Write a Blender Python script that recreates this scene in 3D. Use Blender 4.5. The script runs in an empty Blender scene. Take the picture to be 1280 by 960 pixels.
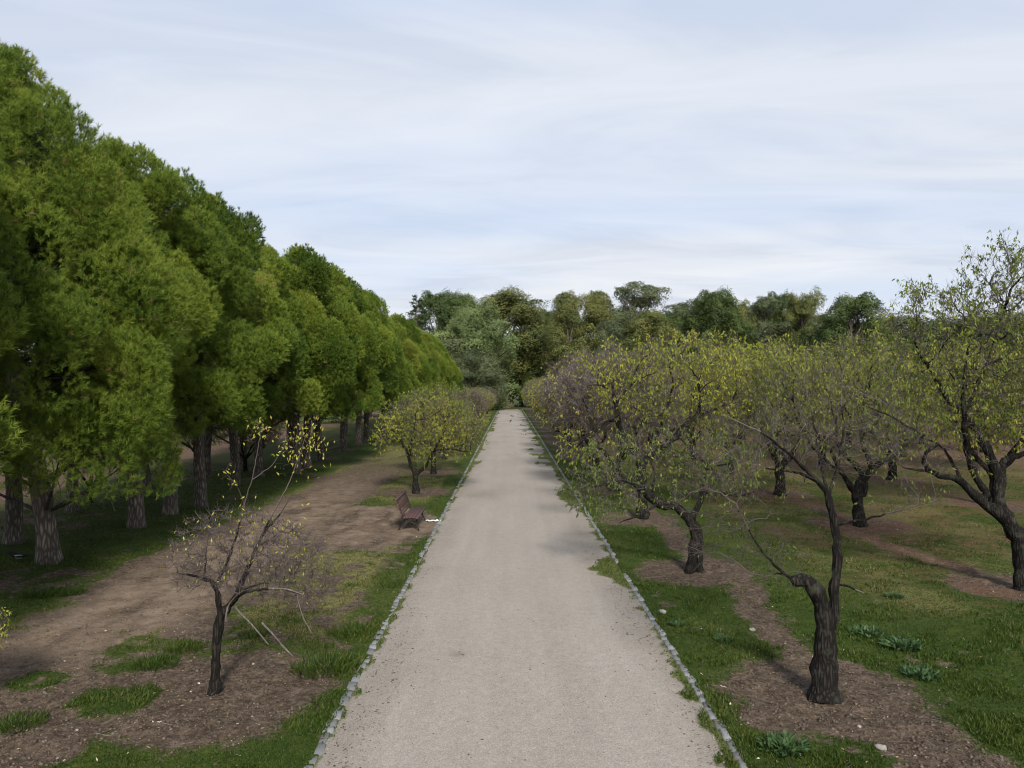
import bpy, math, random
import numpy as np
from mathutils import Vector

SC = bpy.context.scene
COL = SC.collection
R = math.radians
H = 4.2                      # eye height above the path
rng = np.random.default_rng(7)

# ------------------------------------------------------------------ helpers
def gp(u, v):
    """ground point seen at a place of the photograph, from the measured horizon and eye height"""
    d = 1000.0 * H / (v - 486.0)
    return np.array([(u - 637.0) / 1000.0 * d, d, 0.0])

def pt(u, v, d):
    return np.array([(u - 637.0) / 1000.0 * d, d, H - (v - 486.0) / 1000.0 * d])

def hash2(ix, iy, s):
    h = (ix.astype(np.int64) * 374761393 + iy.astype(np.int64) * 668265263 + s * 1442695041) & 0xffffffff
    h = ((h ^ (h >> 13)) * 1274126177) & 0xffffffff
    h = h ^ (h >> 16)
    return (h & 0xffffff) / float(0xffffff)

def vnoise(x, y, s=0):
    x = np.asarray(x, float); y = np.asarray(y, float)
    ix = np.floor(x); iy = np.floor(y)
    fx = x - ix; fy = y - iy
    fx = fx * fx * (3 - 2 * fx); fy = fy * fy * (3 - 2 * fy)
    a = hash2(ix, iy, s); b = hash2(ix + 1, iy, s); c = hash2(ix, iy + 1, s); d = hash2(ix + 1, iy + 1, s)
    return (a + (b - a) * fx) * (1 - fy) + (c + (d - c) * fx) * fy

def fbm(x, y, s=0, o=4):
    t = 0; a = .5; n = 0
    for i in range(o):
        t = t + a * vnoise(x, y, s + i * 17); n += a
        x = x * 2.03 + 11.3; y = y * 2.03 + 7.7; a *= .5
    return t / n

def sstep(a, b, x):
    t = np.clip((x - a) / (b - a), 0, 1)
    return t * t * (3 - 2 * t)

class MB:
    """gathers numpy geometry and links it as ONE mesh object"""
    def __init__(s):
        s.v = []; s.lv = []; s.ls = []; s.t = []; s.n = 0; s.nl = 0
    def add(s, v, f, tint=None):
        v = np.asarray(v, float).reshape(-1, 3); f = np.asarray(f, np.int64)
        if len(v) == 0 or len(f) == 0: return
        k = f.shape[1]
        s.v.append(v); s.lv.append((f + s.n).ravel())
        s.ls.append(np.arange(len(f)) * k + s.nl)
        if tint is None: tint = np.full(len(v), .5)
        elif np.isscalar(tint): tint = np.full(len(v), float(tint))
        s.t.append(np.asarray(tint, float)); s.n += len(v); s.nl += f.size
    def mesh(s, name, mat, smooth=False):
        me = bpy.data.meshes.new(name)
        v = np.concatenate(s.v); lv = np.concatenate(s.lv); ls = np.concatenate(s.ls)
        me.vertices.add(len(v)); me.vertices.foreach_set('co', v.astype(np.float32).ravel())
        me.loops.add(len(lv)); me.loops.foreach_set('vertex_index', lv.astype(np.int32))
        me.polygons.add(len(ls)); me.polygons.foreach_set('loop_start', ls.astype(np.int32))
        a = me.attributes.new('tint', 'FLOAT', 'POINT'); a.data.foreach_set('value', np.concatenate(s.t).astype(np.float32))
        me.materials.append(mat)
        me.update(calc_edges=True)
        if smooth: me.polygons.foreach_set('use_smooth', np.ones(len(ls), bool))
        return me
    def build(s, name, mat, parent=None, smooth=False):
        if not s.v: return None
        o = bpy.data.objects.new(name, s.mesh(name, mat, smooth)); COL.objects.link(o)
        if parent: o.parent = parent
        return o

def tag(o, label=None, cat=None, group=None, kind=None):
    if label: o['label'] = label
    if cat: o['category'] = cat
    if group: o['group'] = group
    if kind: o['kind'] = kind
    return o

def empty(name, loc=(0, 0, 0), rz=0):
    o = bpy.data.objects.new(name, None); COL.objects.link(o)
    o.location = loc; o.rotation_euler = (0, 0, rz); o.empty_display_size = .3
    return o

def dup(root):
    r = root.copy(); COL.objects.link(r)
    for k in ('label', 'category', 'group', 'kind'):
        if k in r: del r[k]
    for ch in list(root.children):
        c = ch.copy(); COL.objects.link(c); c.parent = r
        for g in list(ch.children):
            d = g.copy(); COL.objects.link(d); d.parent = c
    return r

def unit(a):
    return a / np.maximum(np.linalg.norm(a, axis=-1, keepdims=True), 1e-9)

def tube(mb, P, rad, n=6, tint=.5, cap=True):
    P = np.asarray(P, float); rad = np.asarray(rad, float)
    m = len(P)
    T = np.gradient(P, axis=0); T = unit(T)
    ref = np.array([0.31, 0.17, .93]) if abs(T[0] @ np.array([0.31, 0.17, .93])) < .9 else np.array([1., 0.1, 0])
    U = np.zeros_like(P); u = ref - (ref @ T[0]) * T[0]
    for i in range(m):
        u = u - (u @ T[i]) * T[i]; u = u / max(np.linalg.norm(u), 1e-9); U[i] = u
    W = np.cross(T, U)
    a = np.arange(n) / n * 2 * np.pi
    V = P[:, None, :] + rad[:, None, None] * (np.cos(a)[None, :, None] * U[:, None, :] + np.sin(a)[None, :, None] * W[:, None, :])
    i = np.arange(m - 1)[:, None] * n; j = np.arange(n)[None, :]; j2 = (j + 1) % n
    F = np.stack([i + j, i + j2, i + n + j2, i + n + j], -1).reshape(-1, 4)
    mb.add(V.reshape(-1, 3), F, tint)
    if cap:
        mb.add(np.vstack([V[-1], P[-1] + T[-1] * rad[-1] * .5]), np.stack([np.arange(n), (np.arange(n) + 1) % n, np.full(n, n)], -1), tint)

def box(mb, c, s, rot=None, tint=.5):
    """box with clipped edges: centre, size, optional 3x3 rotation"""
    s = np.asarray(s, float) / 2; b = min(s) * .22
    v = []
    for sx in (-1, 1):
        for sy in (-1, 1):
            for sz in (-1, 1):
                g = np.array([sx, sy, sz])
                v += [g * (s - np.array([0, b, b])), g * (s - np.array([b, 0, b])), g * (s - np.array([b, b, 0]))]
    v = np.array(v)
    import bmesh
    bm = bmesh.new()
    for p in v: bm.verts.new(p)
    bmesh.ops.convex_hull(bm, input=bm.verts)
    bm.verts.ensure_lookup_table(); bm.verts.index_update()
    vv = np.array([x.co[:] for x in bm.verts])
    if rot is not None: vv = vv @ np.asarray(rot).T
    for k in (3, 4):
        f = [[q.index for q in fc.verts] for fc in bm.faces if len(fc.verts) == k]
        if f:
            mb.add(vv + np.asarray(c), f, tint)
    bm.free()

# ------------------------------------------------------------------ materials
def mat_new(name):
    m = bpy.data.materials.new(name); m.use_nodes = True
    nt = m.node_tree; nt.nodes.clear()
    return m, nt

def N(nt, typ, **kw):
    n = nt.nodes.new(typ)
    for k, v in kw.items():
        if k == 'inp':
            for a, b in v.items(): n.inputs[a].default_value = b
        else: setattr(n, k, v)
    return n

def L(nt, a, ao, b, bi): nt.links.new(a.outputs[ao], b.inputs[bi])

def ramp(nt, stops, interp='LINEAR'):
    r = N(nt, 'ShaderNodeValToRGB'); e = r.color_ramp.elements; r.color_ramp.interpolation = interp
    while len(e) < len(stops): e.new(.5)
    for i, (p, c) in enumerate(stops):
        e[i].position = p; e[i].color = (*c, 1)
    return r

def mixc(nt, fac, a, b):
    """fac, a, b: (node, output) or constants"""
    m = N(nt, 'ShaderNodeMix', data_type='RGBA')
    for idx, val in ((0, fac), (6, a), (7, b)):
        if isinstance(val, tuple) and hasattr(val[0], 'outputs'): nt.links.new(val[0].outputs[val[1]], m.inputs[idx])
        elif idx == 0: m.inputs[0].default_value = val
        else: m.inputs[idx].default_value = (*val, 1)
    return (m, 2)

def mathn(nt, op, a, b=None, c=None, clamp=False):
    m = N(nt, 'ShaderNodeMath', operation=op); m.use_clamp = clamp
    for i, val in enumerate((a, b, c)):
        if val is None: continue
        if isinstance(val, tuple): nt.links.new(val[0].outputs[val[1]], m.inputs[i])
        else: m.inputs[i].default_value = val
    return (m, 0)

def noise(nt, coord, scale, detail=4, rough=.55, dist=0):
    n = N(nt, 'ShaderNodeTexNoise', inp={'Scale': scale, 'Detail': detail, 'Roughness': rough, 'Distortion': dist})
    if coord: nt.links.new(coord[0].outputs[coord[1]], n.inputs['Vector'])
    return n

def leaf_mat(name, stops, trans=.35, var=.25, rough=.55, objvar=.06):
    """leaf colours chosen per leaf by its own tint; each plant shifts them a little"""
    m, nt = mat_new(name)
    at = N(nt, 'ShaderNodeAttribute', attribute_name='tint')
    oi = N(nt, 'ShaderNodeObjectInfo')
    f = mathn(nt, 'MULTIPLY_ADD', (oi, 'Random'), objvar * 2, -objvar)
    f = mathn(nt, 'ADD', f, (at, 'Fac'))
    rp = ramp(nt, stops); nt.links.new(f[0].outputs[0], rp.inputs[0])
    p = N(nt, 'ShaderNodeBsdfPrincipled', inp={'Roughness': rough, 'Specular IOR Level': .25})
    t = N(nt, 'ShaderNodeBsdfTranslucent')
    L(nt, rp, 0, p, 'Base Color'); L(nt, rp, 0, t, 'Color')
    mx = N(nt, 'ShaderNodeMixShader', inp={0: trans})
    L(nt, p, 0, mx, 1); L(nt, t, 0, mx, 2)
    o = N(nt, 'ShaderNodeOutputMaterial'); L(nt, mx, 0, o, 0)
    return m

def bark_mat(name, dark, light, scale=9, stretch=.22, bump=.6, moss=None):
    m, nt = mat_new(name)
    tc = N(nt, 'ShaderNodeTexCoord')
    mp = N(nt, 'ShaderNodeMapping'); mp.inputs['Scale'].default_value = (1, 1, stretch)
    L(nt, tc, 'Object', mp, 0)
    n1 = noise(nt, (mp, 0), scale, 6, .65, .6)
    vo = N(nt, 'ShaderNodeTexVoronoi', feature='DISTANCE_TO_EDGE', inp={'Scale': scale * 1.3}); L(nt, mp, 0, vo, 'Vector')
    k = mathn(nt, 'MULTIPLY', (vo, 'Distance'), 2.2, clamp=True)
    k = mathn(nt, 'MULTIPLY', k, (n1, 'Fac'))
    rp = ramp(nt, [(.08, dark), (.55, light)]); nt.links.new(k[0].outputs[0], rp.inputs[0])
    n2 = noise(nt, (tc, 'Object'), 1.7, 3)
    c = mixc(nt, (n2, 'Fac'), (rp, 0), tuple(x * .7 for x in dark))
    if moss:
        n3 = noise(nt, (tc, 'Object'), 5, 5)
        r3 = ramp(nt, [(.52, (0, 0, 0)), (.7, (.6, .6, .6))]); L(nt, n3, 'Fac', r3, 0)
        c = mixc(nt, (r3, 0), c, moss)
    p = N(nt, 'ShaderNodeBsdfPrincipled', inp={'Roughness': .92, 'Specular IOR Level': .15})
    nt.links.new(c[0].outputs[c[1]], p.inputs['Base Color'])
    b = N(nt, 'ShaderNodeBump', inp={'Strength': bump, 'Distance': .03}); nt.links.new(k[0].outputs[0], b.inputs['Height'])
    L(nt, b, 0, p, 'Normal')
    o = N(nt, 'ShaderNodeOutputMaterial'); L(nt, p, 0, o, 0)
    return m

def plain_mat(name, col, col2=None, scale=20, rough=.7, metal=0, spec=.3, bump=.1):
    m, nt = mat_new(name)
    tc = N(nt, 'ShaderNodeTexCoord')
    n1 = noise(nt, (tc, 'Object'), scale, 5)
    c = mixc(nt, (n1, 'Fac'), col, col2 or tuple(x * .6 for x in col))
    p = N(nt, 'ShaderNodeBsdfPrincipled', inp={'Roughness': rough, 'Metallic': metal, 'Specular IOR Level': spec})
    nt.links.new(c[0].outputs[c[1]], p.inputs['Base Color'])
    b = N(nt, 'ShaderNodeBump', inp={'Strength': bump, 'Distance': .01}); L(nt, n1, 'Fac', b, 'Height'); L(nt, b, 0, p, 'Normal')
    o = N(nt, 'ShaderNodeOutputMaterial'); L(nt, p, 0, o, 0)
    return m

M = {}
M['pine_bark'] = bark_mat('pine_bark', (.085, .070, .058), (.50, .415, .34), 11, .2, 1.0)
M['pine_limb'] = bark_mat('pine_limb', (.05, .045, .04), (.25, .22, .19), 12, .3, .4)
M['almond_bark'] = bark_mat('almond_bark', (.008, .007, .006), (.070, .058, .050), 17, .16, 1.0, (.06, .062, .045))
M['pale_bark'] = bark_mat('pale_bark', (.11, .095, .08), (.30, .275, .24), 12, .3, .4)
M['twig'] = leaf_mat('twig_bark', [(.0, (.030, .024, .022)), (.5, (.080, .062, .056)), (.85, (.135, .108, .100)), (1, (.26, .23, .21))], 0, objvar=.08)
M['needles'] = leaf_mat('pine_needles', [(0, (.050, .088, .010)), (.3, (.092, .150, .018)), (.6, (.175, .240, .030)), (.9, (.28, .325, .042)), (1, (.28, .21, .08))], .35, objvar=.09)
M['almond_leaf'] = leaf_mat('almond_leaf', [(0, (.085, .115, .024)), (.3, (.165, .20, .032)), (.6, (.30, .315, .042)), (.85, (.47, .455, .06)), (1, (.36, .25, .08))], .4, objvar=.08)
M['almond_leaf_green'] = leaf_mat('almond_leaf_green', [(0, (.05, .075, .018)), (.4, (.10, .145, .028)), (.8, (.19, .22, .04)), (1, (.33, .30, .05))], .35, objvar=.05)
M['olive_leaf'] = leaf_mat('olive_leaf', [(0, (.045, .062, .018)), (.4, (.120, .140, .038)), (.75, (.195, .20, .060)), (1, (.235, .185, .075))], .25)
M['oak_leaf'] = leaf_mat('oak_leaf', [(0, (.045, .070, .022)), (.4, (.115, .160, .055)), (.8, (.19, .24, .085)), (1, (.24, .285, .11))], .2)
M['dark_leaf'] = leaf_mat('dark_leaf', [(0, (.022, .040, .012)), (.5, (.066, .100, .024)), (1, (.13, .165, .036))], .2)
M['grey_leaf'] = leaf_mat('grey_leaf', [(0, (.05, .070, .032)), (.5, (.115, .140, .066)), (1, (.185, .21, .10))], .25)
M['grass'] = leaf_mat('grass_blade', [(0, (.018, .036, .006)), (.35, (.035, .068, .007)), (.6, (.070, .092, .012)), (.8, (.13, .115, .042)), (1, (.24, .20, .11))], .3)
M['weed'] = leaf_mat('weed_leaf', [(0, (.03, .065, .022)), (.5, (.05, .10, .034)), (1, (.08, .13, .045))], .3)
M['litter'] = leaf_mat('dry_leaf', [(0, (.06, .04, .028)), (.4, (.16, .105, .06)), (.7, (.30, .23, .10)), (.9, (.50, .44, .30)), (1, (.6, .56, .48))], .15)
M['clod'] = leaf_mat('soil_clod', [(0, (.040, .029, .020)), (.5, (.095, .069, .050)), (.85, (.16, .122, .09)), (1, (.34, .30, .25))], 0)
M['wood'] = plain_mat('bench_wood', (.095, .044, .038), (.050, .024, .021), 30, .5)
M['iron'] = plain_mat('cast_iron', (.016, .015, .015), None, 30, .5, 0, .4)
M['redwood'] = plain_mat('red_wood', (.13, .035, .025), (.06, .02, .016), 20, .6)
M['paper'] = plain_mat('paper', (.72, .72, .70), (.6, .6, .58), 30, .8)
M['black'] = plain_mat('black_feather', (.010, .010, .012), None, 30, .5)
M['white'] = plain_mat('white_feather', (.36, .36, .33), None, 30, .7)
M['stone_pale'] = plain_mat('pale_stone', (.30, .285, .26), (.16, .15, .13), 14, .85, 0, .2, .5)

# ------------------------------------------------------------------ ground layout
PL, PR = -2.18, 2.57                 # path edges
PEND = 168.0
row1_d = [10.94, 18.3, 25.7, 33.0, 40.4, 47.7, 55.0, 62.5, 70, 77.5, 85, 93, 101, 110, 119, 128, 138, 148]
row1 = [(4.3, d) for d in row1_d]; row1[1] = (4.2, 18.3); row1[2] = (4.15, 25.7)
row2 = [(10.85, 16.9), (10.9, 24.85), (10.8, 32.0), (10.9, 39.6), (10.8, 47.0), (10.9, 54.5), (10.8, 62), (10.9, 70), (10.8, 78)]
row3 = [(17.5, 28.8), (17.7, 36.8), (17.5, 44.3), (17.4, 52), (17.6, 60), (17.5, 68), (17.4, 77)]
row4 = [(24.0, 41.0), (24.3, 49), (24.0, 57), (24.2, 65), (24.0, 74)]
row5 = [(31, 52), (31.3, 61), (31, 70), (38, 66), (45, 74)]
lrow = [(-4.05, 11.1), (-3.82, 32.6), (-3.9, 40.2), (-3.85, 47.6), (-3.9, 55), (-3.8, 63), (-3.9, 72), (-3.8, 81), (-3.9, 92), (-3.8, 104), (-3.9, 118), (-3.8, 133)]

def soil_mask(x, y):
    n1 = fbm(x * .35, y * .35, 3); n2 = fbm(x * 1.3, y * 1.3, 9); n3 = fbm(x * 4, y * 4, 21, 3)
    j = (n2 - .5) * 1.3 + (n3 - .5) * .7
    s = np.zeros_like(x)
    def blob(d, w): return sstep(w, -w, d + j * .55)
    for (cx, cy) in row1[:9]:
        ry = 1.35; rx = 1.35
        if cy < 12: rx, ry, = 1.42, 1.45
        s = np.maximum(s, blob(np.hypot((x - cx) / rx, (y - cy) / ry) * 1.35 - 1.35, .34))
    for (cx, cy) in row2[:7] + row3[:4] + [(-3.82, 32.6), (-3.9, 40.2), (-4.05, 11.0)]:
        s = np.maximum(s, blob(np.hypot(x - cx, y - cy) - (1.6 if cx < 0 and cy < 12 else 1.5), .36))
    # tilled strips that join the trees of each row
    s = np.maximum(s, blob(np.abs(x - 4.75 - .2 * np.sin(y * .8)) - np.where(y < 12.5, .68, .3), .2) * (y < 75))
    s = np.maximum(s, blob(np.abs(x - 10.6 - .4 * np.sin(y * .5)) - .36, .3))
    s = np.maximum(s, blob(np.abs(x - 17.4) - .3, .3))
    # trodden strip between pines and almonds
    w = 1.75 + (n1 - .5) * 1.6
    s = np.maximum(s, blob(np.abs(x + 7.15) - w, .3) * sstep(60, 30, y))
    s = np.maximum(s, blob(np.maximum(x + 5.0, -8.8 - x) , .3) * (y < 14.5))
    s = np.maximum(s, blob(np.maximum(x + 5.6 - .15 * y + 1.2, -8.5 - x), .3) * (y < 11))
    # bare ground about the bench
    s = np.maximum(s, blob(np.hypot((x + 4.6) / 2.6, (y - 24.6) / 4.4) * 2.6 - 2.35, .3))
    s = np.maximum(s, blob(np.hypot((x + 3.0) / 1.0, (y - 24.3) / 1.6) - 1.0, .15))
    # worn ground further off
    g3 = sstep(.50, .60, .55 * n1 + .45 * n2) * (x < -4.8) * (y < 15) * .9
    s = s * (1 - g3)
    far = sstep(26, 60, y) * np.where(x > 3, 1, .35)
    s = np.maximum(s, sstep(.60, .42, n1 + (n2 - .5) * .3 + .18 - .25 * far) * far * .95)
    s = np.maximum(s, sstep(-17, -20.5, x + j * 2) * sstep(.62, .5, n1) )
    under = sstep(-8.8, -10, x) * sstep(-19, -16, x)
    s = np.maximum(s, under * sstep(.56, .66, n2 * .6 + n1 * .4))
    s = np.maximum(s, sstep(.66, .74, n2 * .55 + n3 * .45) * .8)      # scuffs in the turf
    s = np.maximum(s, (x < -2.5) * (x > -5.6) * (y > 12.5) * (y < 24) * sstep(.47, .58, .5 * n2 + .5 * n3) * .85)
    return np.clip(s, 0, 1)

def dry_mask(x, y):
    n1 = fbm(x * .5, y * .5, 33); n2 = fbm(x * 2.1, y * 2.1, 41)
    k = sstep(.40, .62, n1 * .6 + n2 * .4)
    d = k * .35
    left = sstep(-2.6, -3.2, x) * sstep(-9.5, -8.5, x)
    d = np.maximum(d, left * sstep(12, 14, y) * sstep(24, 21, y) * sstep(.25, .5, n1 * .4 + n2 * .6) * 1.0)
    d = np.maximum(d, left * sstep(27, 31, y) * sstep(.28, .55, n1 * .5 + n2 * .5) * .9)
    d = np.maximum(d, sstep(6, 8, x) * sstep(10, 14, y) * sstep(.36, .6, n1) * .75)
    return d

def red_mask(x, y):
    n1 = fbm(x * .22, y * .22, 53); n2 = fbm(x * 1.1, y * 1.1, 57)
    r = sstep(6, 8, x) * sstep(13, 17, y) * sstep(.36, .54, n1 * .6 + n2 * .4) * .95
    r = np.maximum(r, sstep(4, 8, x) * sstep(30, 42, y) * .85)
    r = np.maximum(r, sstep(-14, -20, x) * .6)
    return np.clip(r, 0, 1)

def ground_h(x, y):
    x = np.asarray(x, float); y = np.asarray(y, float)
    base = (fbm(x * .25, y * .25, 71, 3) - .5) * .16
    edge = np.minimum(np.abs(x - PL), np.abs(x - PR))
    inside = (x > PL) & (x < PR)
    a = np.where(inside, 0, sstep(.15, 2.0, edge))
    on = (y < PEND + 3)
    a = np.where(on, a, sstep(0, 1, np.abs(x)))
    h = base * a + np.where(inside & on, -.07, .012)
    nearw = sstep(48, 30, y)
    s = soil_mask(x, y)
    clod = (fbm(x * 2.6, y * 2.6, 81, 3) - .5) * .12 + (np.abs(vnoise(x * 5.3, y * 5.3, 87) - .5)) * .05
    turf = (fbm(x * 2.3, y * 2.3, 91, 3) - .5) * .05
    h = h + np.where(inside, 0, sstep(.0, .35, edge)) * nearw * (s * (clod - .03) + (1 - s) * turf)
    return h

def gz(x, y): return float(ground_h(np.array([x]), np.array([y]))[0])

def axis_coords(fine0, fine1, step, lo, hi, grow=1.09):
    c = list(np.arange(fine0, fine1 + 1e-6, step))
    s = step; p = c[-1]
    while p < hi: s *= grow; p += s; c.append(p)
    s = step; p = c[0]; pre = []
    while p > lo: s *= grow; p -= s; pre.append(p)
    return np.array(pre[::-1] + c)

def grid_obj(name, xs, ys, zf, mat, attrs, smooth=True):
    X, Y = np.meshgrid(xs, ys)
    Z = zf(X, Y)
    v = np.stack([X, Y, Z], -1).reshape(-1, 3)
    nx, ny = len(xs), len(ys)
    i = np.arange(ny - 1)[:, None] * nx; j = np.arange(nx - 1)[None, :]
    F = np.stack([i + j, i + j + 1, i + nx + j + 1, i + nx + j], -1).reshape(-1, 4)
    mb = MB(); mb.add(v, F)
    o = mb.build(name, mat, smooth=smooth)
    for k, fn in attrs.items():
        a = o.data.attributes.new(k, 'FLOAT', 'POINT')
        a.data.foreach_set('value', fn(X, Y).astype(np.float32).ravel())
    return o

def ground_mat():
    m, nt = mat_new('ground_turf_and_soil')
    tc = N(nt, 'ShaderNodeTexCoord'); C = (tc, 'Object')
    so = N(nt, 'ShaderNodeAttribute', attribute_name='soil')
    dr = N(nt, 'ShaderNodeAttribute', attribute_name='dry')
    rd = N(nt, 'ShaderNodeAttribute', attribute_name='red')
    pa = N(nt, 'ShaderNodeAttribute', attribute_name='pale')
    nf = noise(nt, C, 14, 6, .7); nm = noise(nt, C, 2.2, 5, .6); nc = noise(nt, C, 60, 3, .6)
    grass = ramp(nt, [(.25, (.016, .028, .005)), (.5, (.031, .056, .006)), (.72, (.064, .082, .012))]); L(nt, nm, 'Fac', grass, 0)
    g2 = ramp(nt, [(.3, (.022, .030, .008)), (.65, (.058, .082, .014))]); L(nt, nf, 'Fac', g2, 0)
    g = mixc(nt, .5, (grass, 0), (g2, 0))
    dry = ramp(nt, [(.3, (.075, .075, .022)), (.55, (.16, .145, .055)), (.75, (.23, .20, .10))]); L(nt, nf, 'Fac', dry, 0)
    dk = mathn(nt, 'MULTIPLY_ADD', (nf, 'Fac'), 1.6, -.8); dk = mathn(nt, 'ADD', dk, (dr, 'Fac'), clamp=True)
    dk = mathn(nt, 'MULTIPLY', dk, (dr, 'Fac'))
    g = mixc(nt, dk, g, (dry, 0))
    soil = ramp(nt, [(.3, (.030, .022, .015)), (.48, (.082, .059, .042)), (.7, (.165, .124, .090))]); sv = mathn(nt, 'MULTIPLY_ADD', (noise(nt, C, 4.5, 5, .65), 'Fac'), .6, -.3); sv = mathn(nt, 'ADD', sv, (nf, 'Fac')); nt.links.new(sv[0].outputs[0], soil.inputs[0])  # ramp ends paint shaded pits and lit crumbs into the soil colour
    ps = ramp(nt, [(.3, (.12, .086, .058)), (.7, (.25, .190, .138))]); L(nt, nm, 'Fac', ps, 0)
    s = mixc(nt, (pa, 'Fac'), (soil, 0), (ps, 0))
    rs = ramp(nt, [(.3, (.07, .036, .024)), (.7, (.20, .105, .064))]); L(nt, nf, 'Fac', rs, 0)
    k = mathn(nt, 'MULTIPLY', (rd, 'Fac'), .5)
    s = mixc(nt, k, s, (rs, 0))
    rg = mathn(nt, 'MULTIPLY_ADD', (nm, 'Fac'), 2.6, -.92, clamp=True); rg = mathn(nt, 'MULTIPLY', rg, (rd, 'Fac'))
    g = mixc(nt, rg, g, (rs, 0))
    e = mathn(nt, 'MULTIPLY_ADD', (nf, 'Fac'), 2.0, -1.0)
    e3 = mathn(nt, 'MULTIPLY_ADD', (noise(nt, C, 5.0, 5, .65), 'Fac'), 1.2, -.6); e = mathn(nt, 'ADD', e, e3)
    e2 = mathn(nt, 'MULTIPLY_ADD', (nc, 'Fac'), .9, -.45)
    f = mathn(nt, 'ADD', (so, 'Fac'), e); f = mathn(nt, 'ADD', f, e2)
    f = mathn(nt, 'MULTIPLY_ADD', f, 2.2, -.6, clamp=True)
    c = mixc(nt, f, g, s)
    p = N(nt, 'ShaderNodeBsdfPrincipled', inp={'Roughness': .95, 'Specular IOR Level': .1})
    nt.links.new(c[0].outputs[c[1]], p.inputs['Base Color'])
    hh = mathn(nt, 'ADD', (nf, 'Fac'), mathn(nt, 'MULTIPLY', (nc, 'Fac'), .4))
    b = N(nt, 'ShaderNodeBump', inp={'Strength': .8, 'Distance': .05}); nt.links.new(hh[0].outputs[0], b.inputs['Height']); L(nt, b, 0, p, 'Normal')
    o = N(nt, 'ShaderNodeOutputMaterial'); L(nt, p, 0, o, 0)
    return m

def pale_mask(x, y):
    n1 = fbm(x * .6, y * .6, 101); n2 = fbm(x * 2.5, y * .9, 103)
    s = sstep(1.9, .7, np.abs(x + 7.2)) * sstep(11, 14, y) * sstep(45, 24, y)
    s = s * sstep(.28, .5, .5 * n1 + .5 * n2)
    return np.maximum(s, sstep(3.6, 2.2, np.hypot((x + 4.2) / .9, (y - 25.0) / 1.7)) * .75 * sstep(.25, .6, n2))

gx = axis_coords(-13.5, 13.5, .085, -600, 600)
gy = axis_coords(7.0, 27.0, .085, -60, 900, 1.075)
ground = grid_obj('ground', gx, gy, ground_h, ground_mat(), {'soil': soil_mask, 'dry': dry_mask, 'red': red_mask, 'pale': pale_mask})
tag(ground, kind='structure')

# ------------------------------------------------------------------ path
def moss_mask(x, y):
    n1 = fbm(x * .9, y * .45, 111); n2 = fbm(x * 3, y * 3, 113)
    er = PR - x; el = x - PL
    w = .05 + .10 * sstep(.5, .7, n1)
    w = w + .62 * np.exp(-((y - 18.6) / 1.15) ** 2)                     # turf grown across the kerb
    far = sstep(24, 40, y)
    w = w + far * (.25 + 1.0 * sstep(.52, .72, n1))
    k = sstep(.16, -.16, er - w + (n2 - .5) * .5)
    wl = .03 + far * (.12 + .5 * sstep(.5, .72, n1))
    return np.clip(np.maximum(k, sstep(.12, -.12, el - wl + (n2 - .5) * .4)), 0, 1)

def debris_mask(x, y):
    n1 = fbm(x * .55, y * .3, 121); n2 = fbm(x * 2.2, y * 1.6, 123)
    e = np.minimum(PR - x, x - PL)
    d = sstep(.9, .1, e + (n1 - .5) * 1.2) * .75
    d = np.maximum(d, np.exp(-(((x + 1.2) / .8) ** 2 + ((y - 31.8) / 1.3) ** 2)) * 1.0)
    d = np.maximum(d, np.exp(-(((x + .8) / .11) ** 2 + ((y - 12.66) / .13) ** 2)) * 1.3)
    d = np.maximum(d, sstep(.3, 1.6, 1.8 - np.abs(y - 140) / 4) * sstep(1.2, -.6, x) * .9)
    d = np.maximum(d, sstep(30, 60, y) * sstep(.55, .7, n1) * .5)
    return np.clip(d * (.45 + n2 * .9), 0, 1)

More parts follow.
